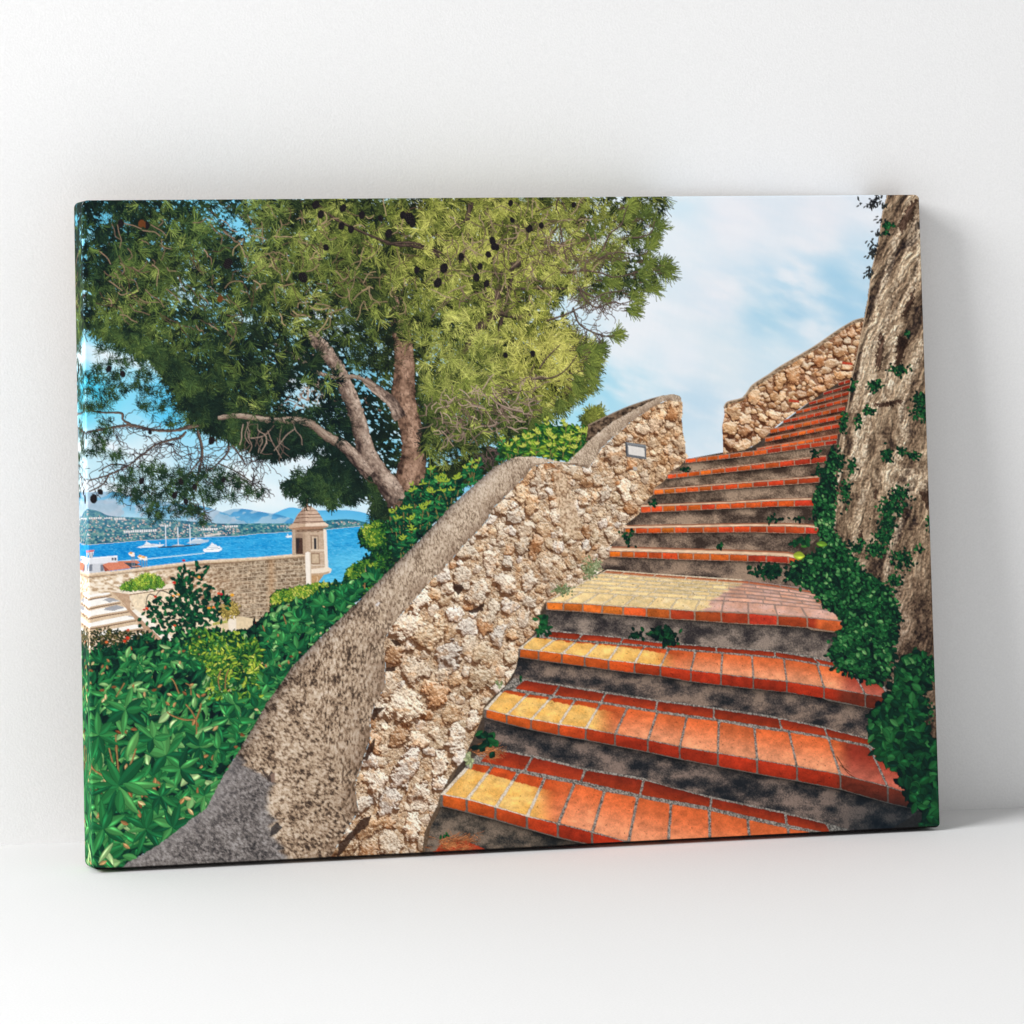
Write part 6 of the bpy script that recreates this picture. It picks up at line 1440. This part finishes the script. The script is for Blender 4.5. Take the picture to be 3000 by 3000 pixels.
def paint_cliff():
    lft = [(2600, 560), (2597, 572), (2583, 626), (2573, 701), (2562, 745), (2552, 792), (2540, 877), (2530, 933), (2518, 990), (2504, 1061), (2489, 1121), (2482, 1182), (2467, 1252), (2454, 1313), (2446, 1378), (2436, 1454), (2440, 1541), (2470, 1612), (2540, 1690), (2600, 1740), (2600, 1900), (2600, 2100), (2680, 2250), (2720, 2440)]
    sy, sx, M = region(lft + [(2780, 2440), (2780, 560)], 2, 10)
    X, Y = GX[sy, sx], GY[sy, sx]
    tilt = np.interp(Y, [560, 1000, 1500, 2400], [.42, .28, .16, .22])
    u = X + (Y - 1400) * tilt; v = Y - X * .15
    low = sst(1050, 1500, Y)
    warp = (fbm(X / 60., Y / 60., 3, 7) - .5) * 60
    a = fbm((u + warp) / 24., v / 190., 4, 81)
    b = fbm(u / 9. + warp / 20, v / 34., 4, 83)
    c = fbm(X / 5.5, Y / 5.5, 4, 85)
    d = fbm(X / 34., Y / 40., 4, 87)
    k = mix(a * .62 + b * .3 + c * .26 - .08, a * .3 + d * .38 + b * .2 + c * .32 - .08, low)
    col = ramp(k, [(.26, (30, 24, 26)), (.38, (74, 58, 48)), (.47, (118, 96, 76)), (.56, (150, 126, 102)), (.66, (184, 160, 132)), (.8, (222, 202, 174))])
    # pale washed streaks running down the face
    for pts, w, s in [([(2690, 620), (2650, 760), (2600, 900), (2560, 1010)], 15, .55), ([(2668, 580), (2625, 700), (2590, 830), (2550, 960), (2525, 1080), (2500, 1200)], 13, .75), ([(2700, 680), (2690, 800), (2640, 900), (2590, 960), (2560, 1060), (2545, 1180), (2530, 1300), (2505, 1400)], 18, .8), ([(2620, 960), (2610, 1060), (2600, 1150), (2560, 1200), (2520, 1260), (2500, 1350)], 17, .85),
                       ([(2700, 1000), (2680, 1060), (2650, 1130), (2640, 1180), (2650, 1250), (2630, 1340)], 18, .8), ([(2470, 1280), (2460, 1380), (2446, 1450), (2442, 1540)], 7, .9), ([(2540, 1420), (2520, 1480), (2505, 1560), (2490, 1620)], 12, .55), ([(2620, 1370), (2660, 1390), (2710, 1400)], 26, .8), ([(2590, 1400), (2640, 1440), (2690, 1420), (2720, 1380)], 26, .75), ([(2650, 1480), (2630, 1540), (2610, 1600), (2600, 1680)], 16, .6), ([(2640, 1690), (2625, 1760), (2650, 1830), (2620, 1900)], 18, .4), ([(2625, 1930), (2620, 1990), (2600, 2030)], 10, .7)]:
        p = np.array(spline(pts, 10)); px = np.interp(Y, p[:, 1], p[:, 0]); inb = (Y > p[0, 1] - 8) & (Y < p[-1, 1] + 8)
        if pts[0][1] > pts[-1][1] or np.ptp(p[:, 1]) < 60:
            dd = np.min([np.hypot(X - q[0], Y - q[1]) for q in p[::3]], 0)
        else:
            dd = np.where(inb, np.abs(X - px), 1e3)
        ww = w * (.55 + .9 * fbm(X / 26., Y / 26., 3, 91))
        m = sst(1.2, .4, dd / ww) * s * (.55 + .45 * sst(.38, .6, c))
        pale = ramp(c * .6 + b * .4, [(.3, (176, 150, 122)), (.5, (222, 198, 168)), (.7, (242, 226, 202))])
        col = mix(col, pale, m)
    # deep hollows
    for pts in ([(2668, 590), (2690, 580), (2672, 640), (2640, 690), (2630, 660)], [(2680, 830), (2660, 880), (2640, 930), (2655, 930), (2680, 880)], [(2580, 960), (2565, 1060), (2575, 1100), (2592, 1020)], [(2630, 980), (2620, 1080), (2640, 1060), (2660, 1000)], [(2640, 1480), (2660, 1490), (2655, 1530), (2640, 1510)], [(2455, 1420), (2450, 1470), (2436, 1500), (2440, 1440)], [(2600, 1180), (2612, 1170), (2606, 1200)], [(2520, 1540), (2530, 1580), (2515, 1610)], [(2560, 1430), (2575, 1440), (2560, 1470)], [(2690, 1440), (2720, 1500), (2725, 1440)], [(2560, 1180), (2640, 1170), (2650, 1180), (2560, 1195)]):
        yy, xx, mm = region(pts, 6, 8)
        o = np.zeros((PH, PW), bool); o[yy, xx] = mm
        m = o[sy, sx]
        col = np.where(m[..., None], col * C(.42, .36, .34) + C(8, 6, 6), col)
    # relief light
    hgt = b * 16 + c * 9 + a * 14
    gx = np.gradient(hgt, axis=1); gy = np.gradient(hgt, axis=0)
    col = col * np.clip(.95 + (gx * .42 - gy * -.34) * .42, .5, 1.3)[..., None]
    col = mix(col, col * C(.8, .78, .8), sst(1550, 1900, Y) * .75)
    col = mix(col, col * C(.82, .8, .8), sst(2700, 2760, X) * .6)
    put(sy, sx, M, np.clip(col, 0, 255), P_CLIFF)
    line([(p[0] + 2, p[1]) for p in lft[1:16]], 2.2, (190, 164, 136), P_CLIFF)
    # ---- ivy
    ivy1 = [(2446, 1300), (2452, 1400), (2441, 1551), (2472, 1602), (2532, 1672), (2603, 1722), (2633, 1793), (2623, 1853), (2603, 1949), (2590, 1990), (2557, 2000), (2520, 1985), (2470, 1962), (2441, 1949), (2426, 1904), (2451, 1853), (2472, 1818), (2416, 1778), (2381, 1732), (2308, 1697), (2318, 1645), (2380, 1625), (2406, 1591), (2384, 1521), (2378, 1455), (2401, 1410), (2425, 1340)]
    ivy2 = [(2635, 1922), (2697, 1919), (2737, 1962), (2700, 2000), (2697, 2055), (2690, 2133), (2747, 2180), (2752, 2300), (2758, 2422), (2697, 2426), (2709, 2381), (2675, 2341), (2635, 2298), (2650, 2257), (2591, 2217), (2560, 2180), (2542, 2117), (2591, 2049), (2619, 2009)]
    IVY = [(0, (4, 20, 26)), (.25, (10, 48, 36)), (.5, (24, 88, 46)), (.72, (54, 124, 66)), (.88, (110, 166, 100)), (1, (160, 200, 130))]
    for poly, n, l0, t0, t1, sd in ((ivy1, 1700, 13, .0, .62, 801), (ivy2, 900, 22, .0, .52, 821)):
        sy, sx, M = region(poly, 7, 14); X, Y = GX[sy, sx], GY[sy, sx]
        put(sy, sx, M, ramp(fbm(X / 12, Y / 10, 4, sd), [(.3, (4, 18, 22)), (.6, (12, 42, 34))]), P_IVY)
        for q in range(3):
            p = scatter(poly, n // (1 + q), sd + q); r = RS(sd + 7 + q); m = len(p)
            p = p[np.argsort(p[:, 1])]
            grow = np.interp(p[:, 1], [1300, 1600, 1900, 2400], [.6, .85, 1.15, 1.5])
            t = np.clip(t0 + q * .12 + (t1 - t0) * r.rand(m) ** 1.2 + (fbm(p[:, 0] / 26., p[:, 1] / 26., 3, 5) - .5) * .6, 0, 1)
            t = t * np.interp(p[:, 1], [1900, 2200], [1., .8])
            a = np.where(r.rand(m) < .6, .5 + r.randn(m) * .5, r.rand(m) * 6.28)
            leaves(p[:, 0] + r.randn(m) * 4, p[:, 1] + r.randn(m) * 4, a, l0 * grow * (.7 + .6 * r.rand(m)), l0 * .62 * grow * (.7 + .6 * r.rand(m)), ramp(t, IVY), P_IVY, sd + 17 + q, .3)
    leaves(np.array([2322., 2345, 2390]), np.array([1626., 1600, 1592]), np.array([.1, -.2, .05]), np.array([36., 26, 34]), np.array([24., 12, 16]), ramp(np.array([.8, .45, .62]), LIME), P_IVY, 841, .3, .2)
    R = RS(5)
    # sprays up the rock
    for x, y, sx_, sy_, n in [(2560, 1130, 16, 12, 70), (2630, 1085, 26, 12, 60), (2700, 1200, 26, 22, 120), (2690, 1170, 16, 12, 60), (2545, 1205, 14, 10, 40), (2515, 1235, 8, 14, 30), (2600, 1330, 14, 20, 60), (2495, 1365, 10, 16, 50), (2460, 1350, 10, 22, 60), (2470, 1240, 8, 26, 60), (2640, 1320, 10, 8, 24), (2675, 1335, 14, 10, 30), (2635, 1445, 24, 16, 90), (2610, 1480, 34, 26, 160), (2600, 1530, 20, 20, 100), (2585, 1570, 22, 18, 110), (2565, 1610, 26, 18, 110), (2510, 1600, 22, 14, 70), (2640, 1640, 26, 24, 130), (2620, 1700, 18, 14, 60), (2725, 1530, 10, 20, 40), (2475, 1440, 10, 40, 80), (2590, 680, 8, 5, 12), (2600, 660, 14, 6, 20), (2498, 1130, 6, 14, 30), (2690, 1610, 10, 8, 16), (2655, 980, 8, 6, 14), (2720, 1960, 20, 24, 50), (2725, 2080, 12, 24, 26)]:
        n = int(n * 1.1); xs = x + R.randn(n) * sx_ * .6; ys = y + R.randn(n) * sy_ * .6
        L = 7 + 6 * R.rand(n)
        leaves(xs, ys, R.rand(n) * 6.28, L, L * .6, ramp(np.clip(.1 + .6 * R.rand(n) ** 1.3, 0, 1), IVY), P_IVY, R.randint(1e6), .3)
    # dark twigs against the sky
    for x, y, n in [(2560, 590, 26), (2550, 600, 10), (2526, 597, 4), (2551, 702, 5), (2556, 730, 20), (2552, 745, 12), (2560, 718, 10), (2550, 792, 14), (2548, 800, 6), (2575, 572, 10), (2518, 572, 3), (2580, 640, 8), (2574, 680, 10), (2590, 600, 12)]:
        xs = x + R.randn(n) * 7; ys = y + R.randn(n) * 5
        leaves(xs, ys, 2.2 + R.randn(n) * .7, 8 + 7 * R.rand(n), 3 + 2 * R.rand(n), ramp(R.rand(n), [(0, (24, 26, 34)), (1, (64, 66, 64))]), P_FRING, R.randint(1e6), .1)
    # weeds in the corners of the steps
    for x, y, sx_, sy_, n, l, t0 in [(1425, 2170, 22, 26, 18, 26, .1), (1373, 2226, 12, 14, 12, 18, .55), (1592, 1812, 10, 10, 14, 16, .2), (1590, 1845, 16, 12, 22, 16, .2), (1860, 1858, 16, 8, 26, 13, .0), (1940, 1855, 36, 16, 80, 16, .0), (1965, 1880, 20, 8, 30, 14, .05), (1728, 1668, 20, 22, 110, 7, .35), (1750, 1655, 12, 12, 50, 6, .45), (1650, 1726, 22, 12, 90, 7, .35), (1915, 1472, 10, 8, 20, 10, .1), (1838, 1570, 14, 22, 40, 10, .05), (2008, 1376, 10, 7, 16, 9, .05), (2110, 1597, 8, 6, 10, 12, .1), (2250, 1672, 44, 16, 90, 15, .0), (2330, 1680, 30, 14, 50, 14, .0), (2350, 1582, 20, 12, 18, 18, .15), (2268, 1520, 18, 7, 26, 10, .0), (2340, 1522, 30, 6, 20, 10, .0), (2385, 1330, 10, 10, 20, 10, .05), (2400, 1380, 14, 14, 40, 10, .05), (1460, 2005, 8, 5, 12, 9, .4), (1520, 1985, 8, 5, 8, 8, .1), (1300, 2445, 8, 5, 8, 10, .2)]:
        xs = x + R.randn(n) * sx_ * .55; ys = y + R.randn(n) * sy_ * .55
        leaves(xs, ys, R.rand(n) * 6.28, l * (.7 + .6 * R.rand(n)), l * .6 * (.7 + .6 * R.rand(n)), ramp(np.clip(t0 + .45 * R.rand(n), 0, 1), IVY if t0 < .3 else [(0, (40, 56, 34)), (.5, (120, 136, 88)), (1, (220, 220, 180))]), P_TUFT, R.randint(1e6), .3)
paint_cliff()

# shade of the gap under the canvas, painted black into the bottom edge
P_BOTSHADE = part('painted_bottom_shade', None, 'painted black shade line along the bottom edge of the print')
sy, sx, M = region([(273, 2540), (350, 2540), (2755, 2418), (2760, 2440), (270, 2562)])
put(sy, sx, M, C(14, 10, 12), P_BOTSHADE)
# ----------------------------------------------------------------- the canvas as an object
def srgb_lin(c):
    c = np.clip(c / 255., 0, 1)
    return np.where(c <= .04045, c / 12.92, ((c + .055) / 1.055) ** 2.4)

M_INK, nt, bs = nodes('printed_canvas')
at = nt.nodes.new('ShaderNodeAttribute'); at.attribute_name = 'ink'
tc = nt.nodes.new('ShaderNodeTexCoord')
wv = []
for ax, rot in (('X', 0), ('Y', 0)):                                   # woven canvas: two crossed sets of threads
    w = nt.nodes.new('ShaderNodeTexWave'); w.bands_direction = ax; w.inputs['Scale'].default_value = 220; w.inputs['Distortion'].default_value = .6
    nt.links.new(tc.outputs['Object'], w.inputs['Vector']); wv.append(w)
ad = nt.nodes.new('ShaderNodeMath'); ad.operation = 'ADD'
nt.links.new(wv[0].outputs['Fac'], ad.inputs[0]); nt.links.new(wv[1].outputs['Fac'], ad.inputs[1])
bp = nt.nodes.new('ShaderNodeBump'); bp.inputs['Strength'].default_value = .12; bp.inputs['Distance'].default_value = .0006
nt.links.new(ad.outputs[0], bp.inputs['Height']); nt.links.new(bp.outputs[0], bs.inputs['Normal'])
nt.links.new(at.outputs['Color'], bs.inputs['Base Color'])
bs.inputs['Roughness'].default_value = .85; bs.inputs['Specular IOR Level'].default_value = .12
M_BACK, _n, _b = nodes('raw_canvas'); _b.inputs['Base Color'].default_value = (.62, .58, .5, 1); _b.inputs['Roughness'].default_value = .9
M_WOOD, _n, _b = nodes('stretcher_wood'); _b.inputs['Base Color'].default_value = (.48, .34, .2, 1); _b.inputs['Roughness'].default_value = .7

ILLUM = 1.0                                                            # light falling on the canvas front, relative to white
ROOT = bpy.data.objects.new('canvas_print', None); SC.collection.objects.link(ROOT)
ROOT.rotation_euler = (-LEAN, 0, 0)
ROOT['label'] = 'canvas print of brick stairs and a pine above the sea, leaning on a white wall'
ROOT['category'] = 'canvas print'

RC = .0068                                                             # corner radius
def outline(n=9):
    pts = []
    for cx, cz, a0 in ((CW / 2 - RC, RC, -90), (CW / 2 - RC, CH - RC, 0), (-CW / 2 + RC, CH - RC, 90), (-CW / 2 + RC, RC, 180)):
        for i in range(n):
            a = math.radians(a0 + 90 * i / (n - 1)); pts.append((cx + RC * math.cos(a), cz + RC * math.sin(a)))
    return pts

# in ROOT's frame the canvas stands upright: x along the width, z up the face, y from the front (-CD) to the back (0)
img = np.clip(IMG, 0, 255); lin = srgb_lin(img)
gh, gw = PH // 2, PW // 2
LIN = ((lin[0::2, 0::2] + lin[1::2, 0::2] + lin[0::2, 1::2] + lin[1::2, 1::2]) / 4 / ILLUM).astype(np.float32)
IDG = IDS[0::2, 0::2]
xs = np.linspace(-CW / 2, CW / 2, gw); zs = np.linspace(CH, 0, gh)
VX, VZ = np.meshgrid(xs, zs); VX = VX.copy(); VZ = VZ.copy()
for sx_ in (-1, 1):                                                     # pull the grid in to the rounded corners
    for top in (0, 1):
        cx = sx_ * (CW / 2 - RC); cz = CH - RC if top else RC
        m = (VX * sx_ > cx * sx_) & ((VZ > cz) if top else (VZ < cz))
        d = np.hypot(VX - cx, VZ - cz); k = np.where(m & (d > RC), RC / np.maximum(d, 1e-9), 1)
        VX = np.where(m, cx + (VX - cx) * k, VX); VZ = np.where(m, cz + (VZ - cz) * k, VZ)
ER = .0016                                                             # soft fold where the canvas turns over the frame
dist = np.minimum(np.minimum(VX + CW / 2, CW / 2 - VX), np.minimum(VZ, CH - VZ))
VY = -CD + np.where(dist < ER, ER - np.sqrt(np.maximum(ER ** 2 - (ER - np.minimum(dist, ER)) ** 2, 0)), 0)

def grid_mesh(name, faces, vx, vy, vz, cols, mat, parent):
    """faces: (n,4) indices into the flat vertex arrays"""
    u, inv = np.unique(faces, return_inverse=True); inv = inv.reshape(faces.shape)
    me = bpy.data.meshes.new(name)
    co = np.stack([vx[u], vy[u], vz[u]], 1).astype(np.float32)
    nf = len(faces)
    me.vertices.add(len(u)); me.vertices.foreach_set('co', co.ravel())
    me.loops.add(nf * 4); me.loops.foreach_set('vertex_index', inv.ravel().astype(np.int32))
    me.polygons.add(nf); me.polygons.foreach_set('loop_start', np.arange(0, nf * 4, 4, dtype=np.int32))
    me.update(calc_edges=True)
    at = me.color_attributes.new('ink', 'FLOAT_COLOR', 'POINT')
    c = np.ones((len(u), 4), np.float32); c[:, :3] = cols[u]
    at.data.foreach_set('color', c.ravel())
    me.materials.append(mat)
    o = bpy.data.objects.new(name, me); SC.collection.objects.link(o); o.parent = parent
    return o

fi = (np.arange(gh - 1)[:, None] * gw + np.arange(gw - 1)[None, :]).ravel()
FACES = np.stack([fi, fi + gw, fi + gw + 1, fi + 1], 1)
FID = IDG[:-1, :-1].ravel()
flatc = LIN.reshape(-1, 3); fx, fy, fz = VX.ravel(), VY.ravel(), VZ.ravel()
made = {}
todo = [(pid,) + PARTS[pid] for pid in PARTS]
todo.sort(key=lambda t: t[2] is not None)
names = {}
for pid, nm, par, lbl in todo:
    f = FACES[FID == pid]
    if len(f) < 4: continue
    o = grid_mesh(nm, f, fx, fy, fz, flatc, M_INK, names.get(par, ROOT) if par else ROOT)
    if lbl: o['label'] = lbl
    if par is None: names.setdefault(nm, o)

# sides: the picture carries on mirrored around the edge of the frame
O = outline(9)
def side(name, path, nseg, along, lbl):
    """path: list of (x, z) along the front outline; colours mirrored from the print beside it"""
    p = np.array(path); seg = np.r_[0, np.cumsum(np.hypot(*np.diff(p, axis=0).T))]
    n = int(seg[-1] / .0014); s = np.linspace(0, seg[-1], n)
    px = np.interp(s, seg, p[:, 0]); pz = np.interp(s, seg, p[:, 1])
    k = nseg; ys = np.linspace(-CD + ER, 0, k)
    vx = np.repeat(px, k); vz = np.repeat(pz, k); vy = np.tile(ys, n)
    dep = np.tile(np.linspace(0.0008, CD * .9, k), n)
    if along == 'l': sxp, szp = -CW / 2 + dep, vz
    elif along == 'r': sxp, szp = CW / 2 - dep, vz
    elif along == 't': sxp, szp = vx, CH - dep
    else: sxp, szp = vx, dep
    ci = np.clip(((sxp + CW / 2) / CW * (gw - 1)).astype(int), 0, gw - 1); ri = np.clip(((CH - szp) / CH * (gh - 1)).astype(int), 0, gh - 1)
    cols = LIN[ri, ci]
    i = (np.arange(n - 1)[:, None] * k + np.arange(k - 1)[None, :]).ravel()
    o = grid_mesh(name, np.stack([i, i + 1, i + k + 1, i + k], 1), vx, vy, vz, cols, M_INK, ROOT)
    o['label'] = lbl
    return o
h = 4
side('wrapped_side', [O[i % 36] for i in range(18 + h, 27 + h + 1)], 40, 'l', 'left wrapped side carrying the mirrored print')
side('wrapped_side', [O[i % 36] for i in range(0 + h, 9 + h + 1)], 30, 'r', 'right wrapped side carrying the mirrored print')
side('wrapped_side', [O[i % 36] for i in range(9 + h, 18 + h + 1)], 20, 't', 'top wrapped side carrying the mirrored print')
side('wrapped_side', [O[i % 36] for i in range(27 + h, 36 + h + 1)], 20, 'b', 'dark bottom wrapped side in the gap above the floor')
# stretcher bars behind
def bar(x0, x1, z0, z1):
    v = [(x, y, z) for x in (x0, x1) for y in (-CD + .004, -.0005) for z in (z0, z1)]
    return mesh_obj('stretcher_bar', v, [(0, 1, 3, 2), (4, 6, 7, 5), (0, 4, 5, 1), (2, 3, 7, 6), (0, 2, 6, 4), (1, 5, 7, 3)], M_WOOD, ROOT)
q = .004
bar(-CW / 2 + q, CW / 2 - q, q, .045); bar(-CW / 2 + q, CW / 2 - q, CH - .045, CH - q)
bar(-CW / 2 + q, -CW / 2 + .045, .0455, CH - .0455); bar(CW / 2 - .045, CW / 2 - q, .0455, CH - .0455)
